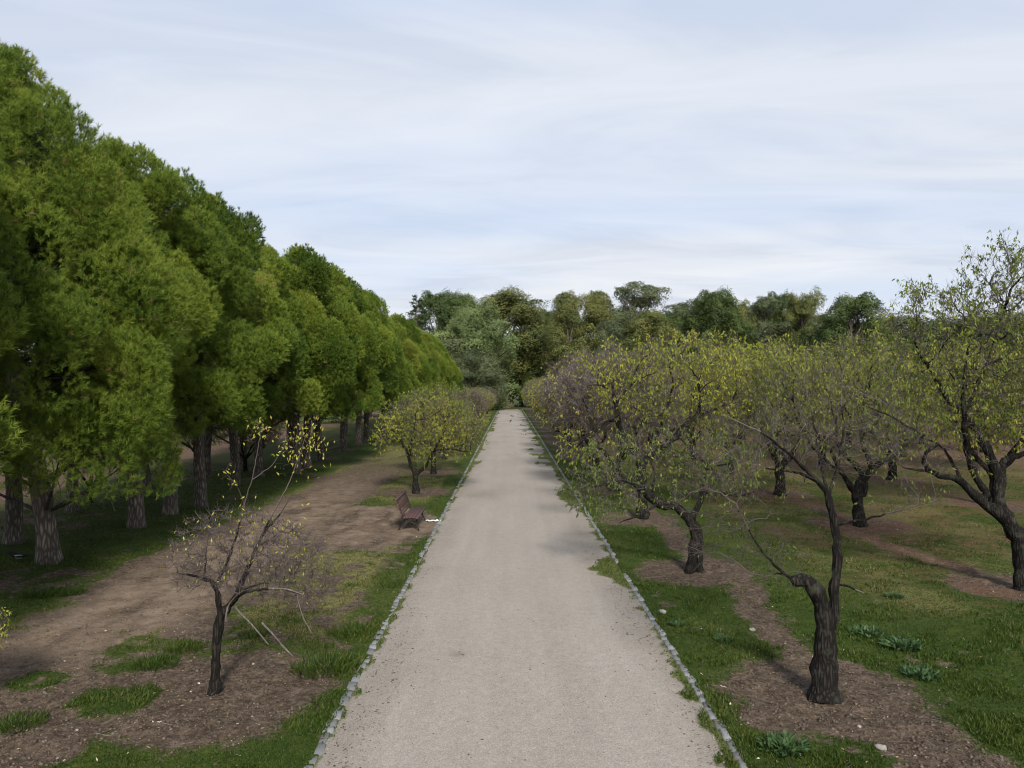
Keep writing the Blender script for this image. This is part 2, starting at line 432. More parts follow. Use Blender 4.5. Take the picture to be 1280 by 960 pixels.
def path_mat():
    m, nt = mat_new('path_gravel')
    tc = N(nt, 'ShaderNodeTexCoord'); C = (tc, 'Object')
    mo = N(nt, 'ShaderNodeAttribute', attribute_name='moss'); de = N(nt, 'ShaderNodeAttribute', attribute_name='debris')
    mp = N(nt, 'ShaderNodeMapping'); mp.inputs['Scale'].default_value = (1, .28, 1); L(nt, tc, 'Object', mp, 0)
    big = noise(nt, (mp, 0), .9, 5, .6); mid = noise(nt, C, 7, 5, .6); fine = noise(nt, C, 95, 3, .7)
    vo = N(nt, 'ShaderNodeTexVoronoi', inp={'Scale': 70.0}); L(nt, tc, 'Object', vo, 'Vector')
    a = ramp(nt, [(.3, (.325, .288, .240)), (.5, (.365, .328, .280)), (.7, (.405, .369, .320))]); L(nt, big, 'Fac', a, 0)
    f = ramp(nt, [(.28, (.12, .10, .08)), (.43, (.315, .276, .234)), (.58, (.42, .375, .325)), (.74, (.66, .62, .57))]); L(nt, fine, 'Fac', f, 0)
    c = mixc(nt, .5, (a, 0), (f, 0))
    md = ramp(nt, [(.35, (.93, .93, .93)), (.65, (1.05, 1.05, 1.04))]); L(nt, mid, 'Fac', md, 0)
    mul = N(nt, 'ShaderNodeMix', data_type='RGBA', blend_type='MULTIPLY'); mul.inputs[0].default_value = 1
    nt.links.new(c[0].outputs[c[1]], mul.inputs[6]); L(nt, md, 0, mul, 7)
    gr = N(nt, 'ShaderNodeMix', data_type='RGBA', blend_type='MULTIPLY'); gr.inputs[0].default_value = .42
    bw = N(nt, 'ShaderNodeRGBToBW'); L(nt, vo, 'Color', bw, 0); nt.links.new(mul.outputs[2], gr.inputs[6]); L(nt, bw, 0, gr, 7)
    mt = N(nt, 'ShaderNodeMapping'); mt.inputs['Scale'].default_value = (1.5, .035, 1); L(nt, tc, 'Object', mt, 0)
    tr = ramp(nt, [(.36, (.965, .96, .955)), (.62, (1.025, 1.025, 1.025))]); L(nt, noise(nt, (mt, 0), 1.6, 4, .6), 'Fac', tr, 0)
    g2 = N(nt, 'ShaderNodeMix', data_type='RGBA', blend_type='MULTIPLY'); g2.inputs[0].default_value = 1; L(nt, gr, 2, g2, 6); L(nt, tr, 0, g2, 7); gr = g2
    spk = ramp(nt, [(.60, (0, 0, 0)), (.66, (1, 1, 1))]); n4 = noise(nt, C, 38, 4, .7); L(nt, n4, 'Fac', spk, 0)
    k = mathn(nt, 'MULTIPLY', (spk, 0), (de, 'Fac'), clamp=True)
    k2 = mathn(nt, 'MULTIPLY', (de, 'Fac'), .35); k = mathn(nt, 'MAXIMUM', k, k2)
    c = mixc(nt, k, (gr, 2), (.105, .080, .060))
    nm = noise(nt, C, 24, 5, .7)
    e = mathn(nt, 'MULTIPLY_ADD', (nm, 'Fac'), 1.8, -.9); e = mathn(nt, 'ADD', e, (mo, 'Fac')); e = mathn(nt, 'MULTIPLY_ADD', e, 2.5, -.75, clamp=True)
    mg = ramp(nt, [(.3, (.05, .055, .016)), (.6, (.085, .10, .022)), (.8, (.16, .13, .06))]); L(nt, nm, 'Fac', mg, 0)
    c = mixc(nt, e, c, (mg, 0))
    p = N(nt, 'ShaderNodeBsdfPrincipled', inp={'Roughness': .93, 'Specular IOR Level': .15})
    nt.links.new(c[0].outputs[c[1]], p.inputs['Base Color'])
    b = N(nt, 'ShaderNodeBump', inp={'Strength': .55, 'Distance': .012}); L(nt, fine, 'Fac', b, 'Height'); L(nt, b, 0, p, 'Normal')
    o = N(nt, 'ShaderNodeOutputMaterial'); L(nt, p, 0, o, 0)
    return m

def path_z(x, y):
    return (fbm(x * .5, y * .3, 131, 3) - .5) * .02 + .012 * (1 - ((x - .2) / 2.4) ** 2)
px_ = np.linspace(PL, PR, 60)
py_ = axis_coords(6.0, 26, .1, 2, PEND, 1.03)
py_ = py_[py_ < PEND + 1]
path = grid_obj('path', px_, py_, path_z, path_mat(), {'moss': moss_mask, 'debris': debris_mask})
tag(path, kind='structure')

# kerbs: one row of rough granite setts along each edge
def kerb_mat():
    m, nt = mat_new('granite_setts')
    at = N(nt, 'ShaderNodeAttribute', attribute_name='tint'); tc = N(nt, 'ShaderNodeTexCoord')
    n1 = noise(nt, (tc, 'Object'), 45, 4, .7)
    a = ramp(nt, [(0, (.12, .12, .115)), (.5, (.175, .178, .176)), (1, (.24, .243, .24))]); L(nt, at, 'Fac', a, 0)
    d = ramp(nt, [(.3, (.5, .5, .5)), (.6, (1, 1, 1))]); L(nt, n1, 'Fac', d, 0)
    mul = N(nt, 'ShaderNodeMix', data_type='RGBA', blend_type='MULTIPLY'); mul.inputs[0].default_value = .7
    L(nt, a, 0, mul, 6); L(nt, d, 0, mul, 7)
    n2 = noise(nt, (tc, 'Object'), 6, 4, .7); r2 = ramp(nt, [(.55, (0, 0, 0)), (.7, (.7, .7, .7))]); L(nt, n2, 'Fac', r2, 0)
    c = mixc(nt, (r2, 0), (mul, 2), (.13, .11, .075))
    p = N(nt, 'ShaderNodeBsdfPrincipled', inp={'Roughness': .85}); nt.links.new(c[0].outputs[c[1]], p.inputs['Base Color'])
    b = N(nt, 'ShaderNodeBump', inp={'Strength': .5, 'Distance': .01}); L(nt, n1, 'Fac', b, 'Height'); L(nt, b, 0, p, 'Normal')
    o = N(nt, 'ShaderNodeOutputMaterial'); L(nt, p, 0, o, 0)
    return m
KM = kerb_mat()
for side, x0 in ((-1, PL), (1, PR)):
    mb = MB(); y = 6.0
    r = random.Random(5 + side)
    while y < PEND:
        ln = r.uniform(.17, .33); w = r.uniform(.085, .125)
        gone = side > 0 and 18.1 < y < 19.4 and r.random() < .6 or (y > 26 and r.random() < .22)
        if not gone:
            cx = x0 + side * (w / 2 - .01) + r.uniform(-.014, .014); a = r.uniform(-.05, .05)
            t = np.array([[math.cos(a), -math.sin(a), 0], [math.sin(a), math.cos(a), 0], [0, 0, 1]])
            zt = .021 + r.uniform(-.012, .012)
            z0 = -.09
            hw, hl = w / 2, ln / 2 - r.uniform(.006, .016)
            q = lambda k: r.uniform(-.012, .012) * k
            base = np.array([[-hw, -hl, z0], [hw, -hl, z0], [hw, hl, z0], [-hw, hl, z0]])
            midr = np.array([[-hw + q(1), -hl + q(.6), zt - .02], [hw + q(1), -hl + q(.6), zt - .02], [hw + q(1), hl + q(.6), zt - .02], [-hw + q(1), hl + q(.6), zt - .02]])
            top = midr * np.array([.78, .86, 1]) + np.array([0, 0, .02]) + np.array([[0, 0, q(.5)] for _ in range(4)])
            v = np.vstack([base, midr, top]) @ t.T + np.array([cx, y + ln / 2, 0])
            f = []
            for l0 in (0, 4):
                for k in range(4): f.append([l0 + k, l0 + (k + 1) % 4, l0 + 4 + (k + 1) % 4, l0 + 4 + k])
            f.append([8, 9, 10, 11])
            mb.add(v, f, r.random())
        y += ln
    tag(mb.build('kerb', KM), kind='structure')

# ------------------------------------------------------------------ almond trees
def resample(P, step):
    P = np.asarray(P, float)
    s = np.r_[0, np.cumsum(np.linalg.norm(np.diff(P, axis=0), axis=1))]
    n = max(2, int(round(s[-1] / step)) + 1)
    # smooth through the given points
    t = np.linspace(0, s[-1], n)
    Q = np.stack([np.interp(t, s, P[:, k]) for k in range(3)], 1)
    for _ in range(2):
        Q[1:-1] = .5 * Q[1:-1] + .25 * (Q[:-2] + Q[2:])
    return Q

def colonise(limbs, attract, step, di, dk, seed, up=.06, jit=.25, maxn=2600, trop=None):
    """grow a branch skeleton from hand-set limbs towards points that fill the crown; limbs: [(points, parent limb or -1)]"""
    g = np.random.default_rng(seed)
    pos = []; par = []; ends = []
    for P, lp in limbs:
        Q = resample(P, step)
        st = -1
        if lp >= 0:
            allp = np.array(pos); rngp = ends[lp]
            seg = allp[rngp[0]:rngp[1]]
            st = rngp[0] + int(np.argmin(np.linalg.norm(seg - Q[0], axis=1)))
            if np.linalg.norm(allp[st] - Q[0]) < step * 1.2: Q = Q[1:]
        a = len(pos)
        for k, q in enumerate(Q):
            par.append(st if k == 0 else len(pos) - 1)
            pos.append(q + (g.normal(0, step * .07, 3) if k else 0))
        ends.append((a, len(pos)))
    A = np.asarray(attract, float)
    n0 = len(pos)
    P = np.array(pos)
    D = np.linalg.norm(A[:, None] - P[None], axis=2); near = D.argmin(1); dist = D.min(1)
    while len(pos) < maxn and len(A):
        act = dist < di
        if not act.any(): break
        d = unit(A[act] - P[near[act]])
        acc = {}
        idx = near[act]
        uq, inv = np.unique(idx, return_inverse=True)
        S = np.zeros((len(uq), 3)); np.add.at(S, inv, d)
        S = unit(S) + g.normal(0, jit, S.shape); S[:, 2] += up
        new = P[uq] + unit(S) * step
        b = len(pos)
        pos.extend(list(new)); par.extend(list(uq))
        P = np.vstack([P, new])
        dn = np.linalg.norm(A[:, None] - new[None], axis=2); m = dn.min(1); ai = dn.argmin(1)
        better = m < dist
        near = np.where(better, b + ai, near); dist = np.where(better, m, dist)
        keep = dist > dk
        if keep.all() and not better.any(): break
        A = A[keep]; near = near[keep]; dist = dist[keep]
    return np.array(pos), np.array(par), n0, ends

def radii(par, n, tip, pw=2.2):
    r = np.zeros(n); acc = np.zeros(n); nch = np.zeros(n, int)
    for i in range(n - 1, -1, -1):
        r[i] = tip if nch[i] == 0 else acc[i] ** (1 / pw)
        if par[i] >= 0:
            acc[par[i]] += r[i] ** pw; nch[par[i]] += 1
    return r, nch

def branch_tubes(pos, par, r, thick, thin, cut, wob, seed):
    """chains of the skeleton as tapered tubes: limbs thicker than cut go to one mesh, the finer ones to the other"""
    n = len(pos); kids = [[] for _ in range(n)]
    for i, p in enumerate(par):
        if p >= 0: kids[p].append(i)
    g = np.random.default_rng(seed)
    done = np.zeros(n, bool)
    heads = [i for i in range(n) if par[i] < 0]
    stack = list(heads)
    while stack:
        h = stack.pop()
        ch = [h]; 
        while kids[ch[-1]]:
            k = sorted(kids[ch[-1]], key=lambda q: -r[q])
            ch.append(k[0]); stack.extend(k[1:])
        ids = ([par[h]] if par[h] >= 0 else []) + ch
        if len(ids) < 2: continue
        P = pos[ids].copy(); rr = r[ids].copy()
        if par[h] >= 0: rr[0] = min(rr[0], rr[1] * 1.15)
        # split a chain at the cut radius
        big = rr >= cut
        m = int(big.sum()) if big[0] else 0
        if m >= 2:
            e = min(m + 1, len(ids))
            rb = rr[:e]
            nn = 12 if rb[0] > .12 else (8 if rb[0] > .04 else 6)
            nz = 1 + .10 * np.sin(np.arange(e) * 1.7 + g.random() * 6) + g.normal(0, .05, e)
            tube(thick, P[:e], rb * nz, nn)
        else: m = 1
        if m < len(ids):
            s = max(0, m - 1)
            if len(ids) - s >= 2:
                tube(thin, P[s:], rr[s:], 5 if rr[s] > .02 else 3, g.uniform(.15, .8), cap=False)

def shoots(mb, P0, D, Ln, r0, tint, bend, g):
    """many fine three-sided shoots at once"""
    n = len(P0)
    D = unit(D)
    side = unit(np.cross(D, g.normal(size=(n, 3)) + 1e-3)); side2 = np.cross(D, side)
    bd = side * bend[:, None]
    mid = P0 + D * (Ln * .5)[:, None] + bd * (Ln * .12)[:, None]
    tip = P0 + D * Ln[:, None] - bd * (Ln * .05)[:, None]
    V = []
    for c, rr in ((P0, r0), (mid, r0 * .7)):
        for k in range(3):
            a = k * 2.094
            V.append(c + (side * math.cos(a) + side2 * math.sin(a)) * rr[:, None])
    V.append(tip)
    V = np.stack(V, 1)
    f4 = np.array([[0, 1, 4, 3], [1, 2, 5, 4], [2, 0, 3, 5]]); f3 = np.array([[3, 4, 6], [4, 5, 6], [5, 3, 6]])
    off = (np.arange(n) * 7)[:, None, None]
    t = np.repeat(tint, 7)
    mb.add(V.reshape(-1, 3), (off + f4[None]).reshape(-1, 4), t)
    # second call shares no vertices; the tips are their own small cones
    mb.add(V[:, [3, 4, 5, 6]].reshape(-1, 3), (np.arange(n)[:, None, None] * 4 + np.array([[0, 1, 3], [1, 2, 3], [2, 0, 3]])[None]).reshape(-1, 3), np.repeat(tint, 4))
    return mid, tip

def leaves(mb, P, ax, nrm, Ln, W, tint):
    """folded lance-shaped leaves: base, two edge points, tip"""
    ax = unit(ax); s = unit(np.cross(ax, nrm)); nn = np.cross(s, ax)
    b = P; t = P + ax * Ln[:, None]
    m = P + ax * (Ln * .45)[:, None]
    l = m + s * W[:, None] + nn * (W * .35)[:, None]; r = m - s * W[:, None] + nn * (W * .35)[:, None]
    t = t - nn * (Ln * .08)[:, None]
    V = np.stack([b, l, t, r], 1).reshape(-1, 3)
    k = np.arange(len(P))[:, None] * 4
    F = np.concatenate([k + np.array([[0, 1, 2]]), k + np.array([[0, 2, 3]])], 0)
    mb.add(V, F, np.repeat(tint, 4))

def ell_points(ells, n, g, shell=.35):
    """points in a union of ellipsoids (centre, radii), denser towards the outside"""
    w = np.array([np.prod(e[1]) for e in ells]) ** .65; w = w / w.sum()
    k = g.choice(len(ells), n, p=w)
    d = unit(g.normal(size=(n, 3))); rad = g.random(n) ** shell
    c = np.array([e[0] for e in ells], float)[k]; s = np.array([e[1] for e in ells], float)[k]
    return c + d * rad[:, None] * s

def almond(limbs, ells, seed, natt=900, nleaf=3500, nshoot=2600, trunk_r=.16, step=.16, leafmat='almond_leaf',
           leaf_zone=None, leaf_tint=(.15, .85), shoot_len=(.15, .55), barkmat='almond_bark', tip=.0042, lsize=1.0, base=None, limb_r=None, dk=.24, flare=1.35, shoot_tint=(.15, .95), maxn=2300):
    g = np.random.default_rng(seed)
    A = ell_points(ells, natt, g)
    A = A[A[:, 2] > .55]
    pos, par, n0, ends = colonise(limbs, A, step, 1.6, dk, seed, maxn=maxn)
    r, nch = radii(par, len(pos), tip)
    sc = trunk_r / r[0]
    # thicken towards the stem only, so that twigs stay fine
    lr = np.log(r / tip) / max(np.log(r[0] / tip), .1)
    r = r * (1 + (sc - 1) * np.clip(lr, 0, 1) ** 1.5)
    if limb_r:
        for (a0, a1), lr_ in zip(ends, limb_r):
            if lr_ and a1 > a0:
                q = np.linspace(0, 1, a1 - a0)
                r[a0:a1] = np.interp(q, np.linspace(0, 1, len(lr_)), lr_)
    # root flare
    z0 = pos[0, 2]
    hgt = pos[:, 2] - z0
    stem = np.zeros(len(pos), bool); stem[:n0] = True
    r = np.where(stem, r * (1 + (flare - 1) * np.exp(-np.maximum(hgt, 0) / .16)), r)
    thick, thin, lv = MB(), MB(), MB()
    branch_tubes(pos, par, r, thick, thin, .0125, 0, seed)
    # fine shoots on the young wood
    young = np.where((r < .022) & (np.arange(len(pos)) >= n0))[0]
    if len(young) == 0: young = np.arange(n0, len(pos))
    pick = g.choice(young, nshoot)
    d0 = unit(pos[pick] - pos[np.maximum(par[pick], 0)])
    cen = np.mean([e[0] for e in ells], axis=0)
    out = unit(pos[pick] - cen)
    D = d0 * .6 + out * .5 + g.normal(0, .55, (nshoot, 3)); D[:, 2] += .3
    Ln = g.uniform(*shoot_len, nshoot)
    tt = g.uniform(*shoot_tint, nshoot)
    mid, tipp = shoots(thin, pos[pick], D, Ln, np.full(nshoot, tip * .72), tt, g.normal(0, 1, nshoot), g)
    # leaves hang from the shoots
    if nleaf:
        q = np.arange(nshoot)
        if leaf_zone is not None:
            w = leaf_zone(tipp); w = w / w.sum()
        else: w = None
        sub = g.choice(nshoot, max(int(nshoot * .42), 8), replace=False, p=w)
        k = g.choice(sub, nleaf)
        f = g.random(nleaf)
        P = mid[k] + (tipp[k] - mid[k]) * f[:, None]
        ax = g.normal(0, .42, (nleaf, 3)); ax[:, 2] -= .95
        ax += unit(D[k]) * .25
        # one clump of colour per neighbourhood, then a leaf-to-leaf spread
        ct = fbm(P[:, 0] * 1.1 + seed, P[:, 1] * 1.1 + P[:, 2] * 1.3, seed)
        t = leaf_tint[0] + (leaf_tint[1] - leaf_tint[0]) * np.clip((ct - .25) * 1.5 + g.normal(0, .2, nleaf), 0, 1)
        leaves(lv, P, ax, g.normal(size=(nleaf, 3)), g.uniform(.065, .115, nleaf) * lsize, g.uniform(.011, .019, nleaf) * lsize, t)
    return thick, thin, lv

def put_almond(meshes, loc, rz=0, leafmat='almond_leaf', barkmat='almond_bark'):
    root = empty('almond_tree', loc, rz)
    thick, thin, lv = meshes
    thick.build('trunk', M[barkmat], root, smooth=True)
    thin.build('twigs', M['twig'], root)
    lv.build('foliage', M[leafmat], root)
    return root

def local(base, pts): return [np.asarray(p) - base for p in pts]

ROWR = 'almond trees of the orchard right of the path'
ROWL = 'almond trees left of the path'

# --- nearest tree on the right: stout cracked stem, cut-back stub leaning left, bare upper limbs
D = row1_d[0]; b = gp(1031, 872); b[2] = gz(b[0], b[1]) - .03
z8 = lambda x, y, dd=0: pt(880 + x / 2.4, 560 + y / 2.4, D + dd)
def ramble(P0, P1, n, amp, g):
    t = np.linspace(0, 1, n)[:, None]; Q = P0 + (P1 - P0) * t
    Q[1:-1] += g.normal(0, amp, (n - 2, 3)); return Q
limbs = [
    (local(b, [b, z8(360, 660), z8(368, 560), z8(352, 460), z8(335, 425), z8(315, 400), z8(295, 388), z8(272, 398)]), -1),
    (local(b, [z8(372, 560), z8(392, 500), z8(388, 430), z8(400, 330), z8(394, 230), z8(376, 160), z8(368, 130)]), 0),
    (local(b, [z8(368, 130), z8(330, 90, -.1), z8(270, 30, -.3), z8(200, -30, -.5), z8(120, -70, -.7), z8(70, -95, -.8)]), 1),
    (local(b, [z8(340, 100), z8(280, 70, .3), z8(190, 62, .5), z8(100, 38, .7)]), 2),
    (local(b, [z8(372, 150), z8(400, 60, .3), z8(420, -50, .5), z8(410, -180, .7), z8(430, -280, .8)]), 1),
    (local(b, [z8(376, 160), z8(350, 40, .6), z8(330, -80, .9), z8(300, -190, 1.1), z8(310, -290, 1.2)]), 1),
    (local(b, [z8(394, 230), z8(470, 218, -.2), z8(560, 195, -.4), z8(640, 172, -.5), z8(690, 160, -.6)]), 1),
    (local(b, [z8(272, 398), z8(230, 370, -.1), z8(180, 320, -.1), z8(140, 260, .1), z8(95, 165, .2)]), 0),
    (local(b, [z8(230, 370), z8(180, 390, -.2), z8(130, 370, -.3)]), 7),
    (local(b, [z8(402, 405), z8(440, 415, -.1), z8(480, 432, -.2)]), 1),
]
ells = [(z8(340, -80, .5) - b, (1.25, 1.2, .85)), (z8(150, 20, .2) - b, (.95, 1.0, .7)), (z8(480, -30, .6) - b, (.9, 1.0, .7)),
        (z8(70, 225, .1) - b, (.9, .8, .8)), (z8(170, 330) - b, (.6, .5, .5)), (z8(600, 160, -.4) - b, (.55, .5, .25))]
m = almond(limbs, ells, 11, natt=1200, nleaf=1200, nshoot=2900, trunk_r=.14, step=.10, dk=.17, limb_r=[(.165, .175, .16, .125, .112, .108, .08), (.08, .066, .058, .048), (.036, .022, .012, .008), (.024, .013, .008), (.03, .018, .01, .008), (.03, .018, .01, .008), (.020, .012, .008), (.024, .014, .008), (.012, .007), (.014, .008)], leafmat='almond_leaf', leaf_tint=(.0, .5), lsize=.72,
           leaf_zone=lambda p: np.where(p[:, 2] > 2.6, 1.0, .12) , shoot_len=(.10, .42), tip=.0030, flare=1.35, maxn=2600, shoot_tint=(.0, .6))
t1 = put_almond(m, b)
tag(t1, 'almond tree with a stout cracked stem and left-bent cut stub, nearest right of path', 'tree', ROWR)

# --- second: forked foot, leaning dark stem, low green crown
D = 18.3; b = gp(867, 717); b[2] = gz(b[0], b[1]) - .03
z7 = lambda x, y, dd=0: pt(660 + x / 3.693, 480 + y / 3.693, D + dd)
limbs = [
    (local(b, [z7(742, 888), z7(760, 800), z7(785, 700), z7(770, 650), z7(720, 600), z7(682, 556), z7(620, 562), z7(560, 522), z7(505, 470)]), -1),
    (local(b, [z7(792, 884), z7(790, 800), z7(782, 730)]), -1),
    (local(b, [z7(750, 630), z7(765, 590), z7(805, 530), z7(800, 440), z7(830, 380, .3)]), 0),
    (local(b, [z7(800, 500), z7(890, 500, .2), z7(990, 520, .3), z7(1040, 500, .4)]), 2),
    (local(b, [z7(505, 470), z7(430, 440, -.2), z7(330, 470, -.4)]), 0),
    (local(b, [z7(560, 520), z7(590, 420, .3), z7(570, 340, .4), z7(520, 300, .5)]), 0),
    (local(b, [z7(830, 380, .3), z7(760, 310, .6), z7(700, 250, .8)]), 2),
    (local(b, [z7(600, 550), z7(520, 610, -.5), z7(420, 640, -.8)]), 0),
]
ells = [(pt(815, 578, D + .5) - b, (1.8, 1.3, .85)), (pt(752, 608, D) - b, (.95, 1.0, .75)), (pt(895, 585, D + .3) - b, (1.1, 1.1, .8))]
m = almond(limbs, ells, 12, natt=1000, nleaf=5200, nshoot=3000, trunk_r=.15, step=.13, dk=.24, maxn=3000, limb_r=[(.10, .11, .15, .145, .12, .10, .10, .12, .11, .06), (.085, .10), (.085, .07, .05, .03), (.04, .03, .018), (.03, .02, .012), (.04, .025, .015), (.03, .015), (.035, .02, .012)], leafmat='almond_leaf_green', leaf_tint=(.1, 1.0), lsize=.95, tip=.0038, shoot_len=(.12, .45))
t2 = put_almond(m, b, leafmat='almond_leaf_green')
tag(t2, 'low dark stemmed almond tree on two feet, leaning over the grass with drooping green leaves', 'tree', ROWR)

# --- third: V fork, tall yellow crown that hangs to the path
D = 25.7; b = gp(803, 649); b[2] = gz(b[0], b[1]) - .03
z5 = lambda x, y, dd=0: pt(660 + x / 4.173, 410 + y / 4.173, D + dd)
limbs = [
    (local(b, [b, pt(802, 630, D), z5(595, 830), z5(590, 720), z5(585, 690)]), -1),
    (local(b, [z5(590, 700), z5(540, 630), z5(485, 552), z5(462, 450), z5(450, 340), z5(430, 270, .3)]), 0),
    (local(b, [z5(465, 480), z5(405, 485, -.4), z5(330, 560, -.8), z5(250, 590, -1.0)]), 1),
    (local(b, [z5(590, 720), z5(650, 640), z5(750, 590), z5(800, 520), z5(880, 468), z5(905, 390), z5(890, 300, .3)]), 0),
    (local(b, [z5(640, 650), z5(700, 500, .6), z5(730, 400, .9), z5(760, 300, 1.1), z5(740, 200, 1.2)]), 3),
    (local(b, [z5(452, 350), z5(380, 290, -.2), z5(320, 300, -.4)]), 1),
    (local(b, [z5(880, 468), z5(960, 430, .4), z5(1040, 400, .7)]), 3),
    (local(b, [z5(455, 400), z5(540, 300, .6), z5(560, 220, .9), z5(600, 160, 1)]), 1),
]
ells = [(pt(815, 490, D + .2) - b, (2.0, 1.9, 1.25)), (pt(860, 455, D + .5) - b, (1.9, 1.7, 1.1)), (pt(722, 560, D - .9) - b, (.85, .8, .62)), (pt(905, 500, D + .3) - b, (1.4, 1.4, 1.1)), (pt(780, 455, D) - b, (1.4, 1.2, .7))]
def zone3(p):
    w = .25 + sstep(2.9, 4.3, p[:, 2]) * 1.2 + (p[:, 0] < -1.6) * .8
    return w
m = almond(limbs, ells, 13, natt=1500, nleaf=7800, nshoot=5000, trunk_r=.17, step=.15, dk=.25, limb_r=[(.19, .16, .15), (.12, .10, .085, .06, .03), (.05, .035, .018), (.12, .105, .09, .06, .03), (.06, .045, .025), (.04, .02), (.045, .025), (.045, .02)], leaf_zone=zone3, leaf_tint=(.35, .9), lsize=1.22, tip=.0052, maxn=3300)
t3 = put_almond(m, b)
tag(t3, 'almond tree with a dark V fork and hanging bright yellow leaves, third along the path', 'tree', ROWR)

# --- right edge: big spreading tree of the second row
D = 16.9; b = gp(1281, 736); b[2] = gz(b[0], b[1]) - .03
ze = lambda x, y, dd=0: pt(1080 + x / 6.4, 480 + y / 6.4, D + dd)
limbs = [
    (local(b, [b, pt(1280, 700, D), pt(1274, 672, D), ze(1160, 1110), ze(1080, 980)]), -1),
    (local(b, [ze(1150, 1090), ze(940, 940), ze(850, 850), ze(740, 740), ze(600, 740, -.1), ze(520, 690, -.2), ze(465, 620, -.3), ze(490, 540, -.4), ze(600, 480, -.5)]), 0),
    (local(b, [ze(1080, 980), ze(1070, 720), ze(1000, 540), ze(900, 360, .2), ze(790, 240, .3), ze(640, 70, .4), ze(560, -60, .5), ze(480, -200, .6)]), 0),
    (local(b, [ze(990, 880), ze(900, 760), ze(830, 560), ze(815, 380, -.3), ze(800, 100, -.4), ze(820, -150, -.4)]), 1),
    (local(b, [ze(1080, 980), ze(1120, 700, .2), ze(1090, 620, .3), ze(1280, 560, .5), ze(1500, 420, .6)]), 0),
    (local(b, [pt(1279, 690, D), pt(1296, 640, D), pt(1310, 580, D + .3), pt(1320, 500, D + .5), pt(1330, 420, D + .6)]), 0),
    (local(b, [ze(780, 760), ze(700, 620, .4), ze(620, 470, .6), ze(400, 420, .8)]), 1),
    (local(b, [ze(520, 690, -.2), ze(340, 695, -.1), ze(285, 650, -.1)]), 1),
    (local(b, [ze(790, 240, .3), ze(900, 60, .8), ze(1000, -200, 1.0), ze(1100, -500, 1.0)]), 2),
    (local(b, [ze(480, 410, -.6), ze(200, 250, -.7), ze(30, 180, -.8)]), 6),
]
ells = [(pt(1215, 470, D) - b, (1.5, 1.7, 1.6)), (pt(1275, 430, D + .4) - b, (1.9, 1.8, 1.7)), (pt(1355, 430, D) - b, (1.9, 1.8, 2.2)), (pt(1160, 430, D) - b, (.9, 1.2, 1.5)), (pt(1150, 500, D) - b, (.8, 1.0, .8)), (pt(1275, 345, D + .4) - b, (1.2, 1.2, .85)), (pt(1150, 400, D) - b, (.45, .8, .8)), (pt(1175, 560, D) - b, (1.1, 1.0, .6))]
m = almond(limbs, ells, 14, natt=2200, nleaf=20000, nshoot=8500, trunk_r=.21, step=.14, dk=.22, limb_r=[(.20, .18, .17, .16, .14), (.13, .10, .075, .06, .045, .03), (.12, .10, .08, .055, .03), (.08, .07, .055, .03), (.10, .06, .03), (.12, .09, .06, .04), (.04, .03, .012), (.03, .012), (.05, .03, .015), (.028, .012)], leaf_tint=(.15, .62), lsize=1.0, tip=.0046, maxn=3300,
           leaf_zone=lambda p: .3 + sstep(2.6, 4.0, p[:, 2]))
t4 = put_almond(m, b)
tag(t4, 'tallest almond tree, dark wide-spreading limbs and an olive-yellow crown above the skyline', 'tree', ROWR)

# --- second of that row: short forked stem with curled limbs
D = 24.85; b = gp(1076, 656); b[2] = gz(b[0], b[1]) - .03
z3 = lambda x, y, dd=0: pt(860 + x / 4, 420 + y / 4, D + dd)
limbs = [
    (local(b, [b, z3(850, 850), z3(840, 780), z3(870, 720)]), -1),
    (local(b, [z3(845, 800), z3(780, 700), z3(730, 620), z3(700, 520, .3)]), 0),
    (local(b, [z3(880, 790), z3(880, 690), z3(840, 640), z3(780, 600), z3(740, 520, -.3)]), 0),
    (local(b, [z3(880, 700), z3(950, 650), z3(1010, 600), z3(1100, 540), z3(1150, 470, .3)]), 0),
    (local(b, [z3(915, 660), z3(905, 600), z3(870, 540), z3(860, 440, .4), z3(880, 330, .7)]), 3),
    (local(b, [z3(780, 700), z3(620, 560, .5), z3(560, 440, .8)]), 1),
]
ells = [(pt(1040, 520, D) - b, (2.4, 2.0, 1.3)), (pt(1085, 470, D) - b, (2.0, 1.8, 1.35)), (pt(990, 480, D + .2) - b, (1.7, 1.6, 1.4)), (pt(1120, 520, D) - b, (1.3, 1.4, 1.1))]
m = almond(limbs, ells, 15, natt=1800, nleaf=10000, nshoot=8000, trunk_r=.17, step=.16, dk=.24, maxn=3200, limb_r=[(.19, .16, .14), (.10, .07, .04), (.12, .10, .07, .04), (.11, .085, .05, .03), (.08, .05, .025), (.05, .02)], leaf_tint=(.2, .72), lsize=1.25, tip=.0052, leaf_zone=lambda p: .2 + sstep(2.6, 4.2, p[:, 2]))
t5 = put_almond(m, b)
tag(t5, 'almond tree with a short black forked stem and curled limbs in a brown soil ring', 'tree', ROWR)

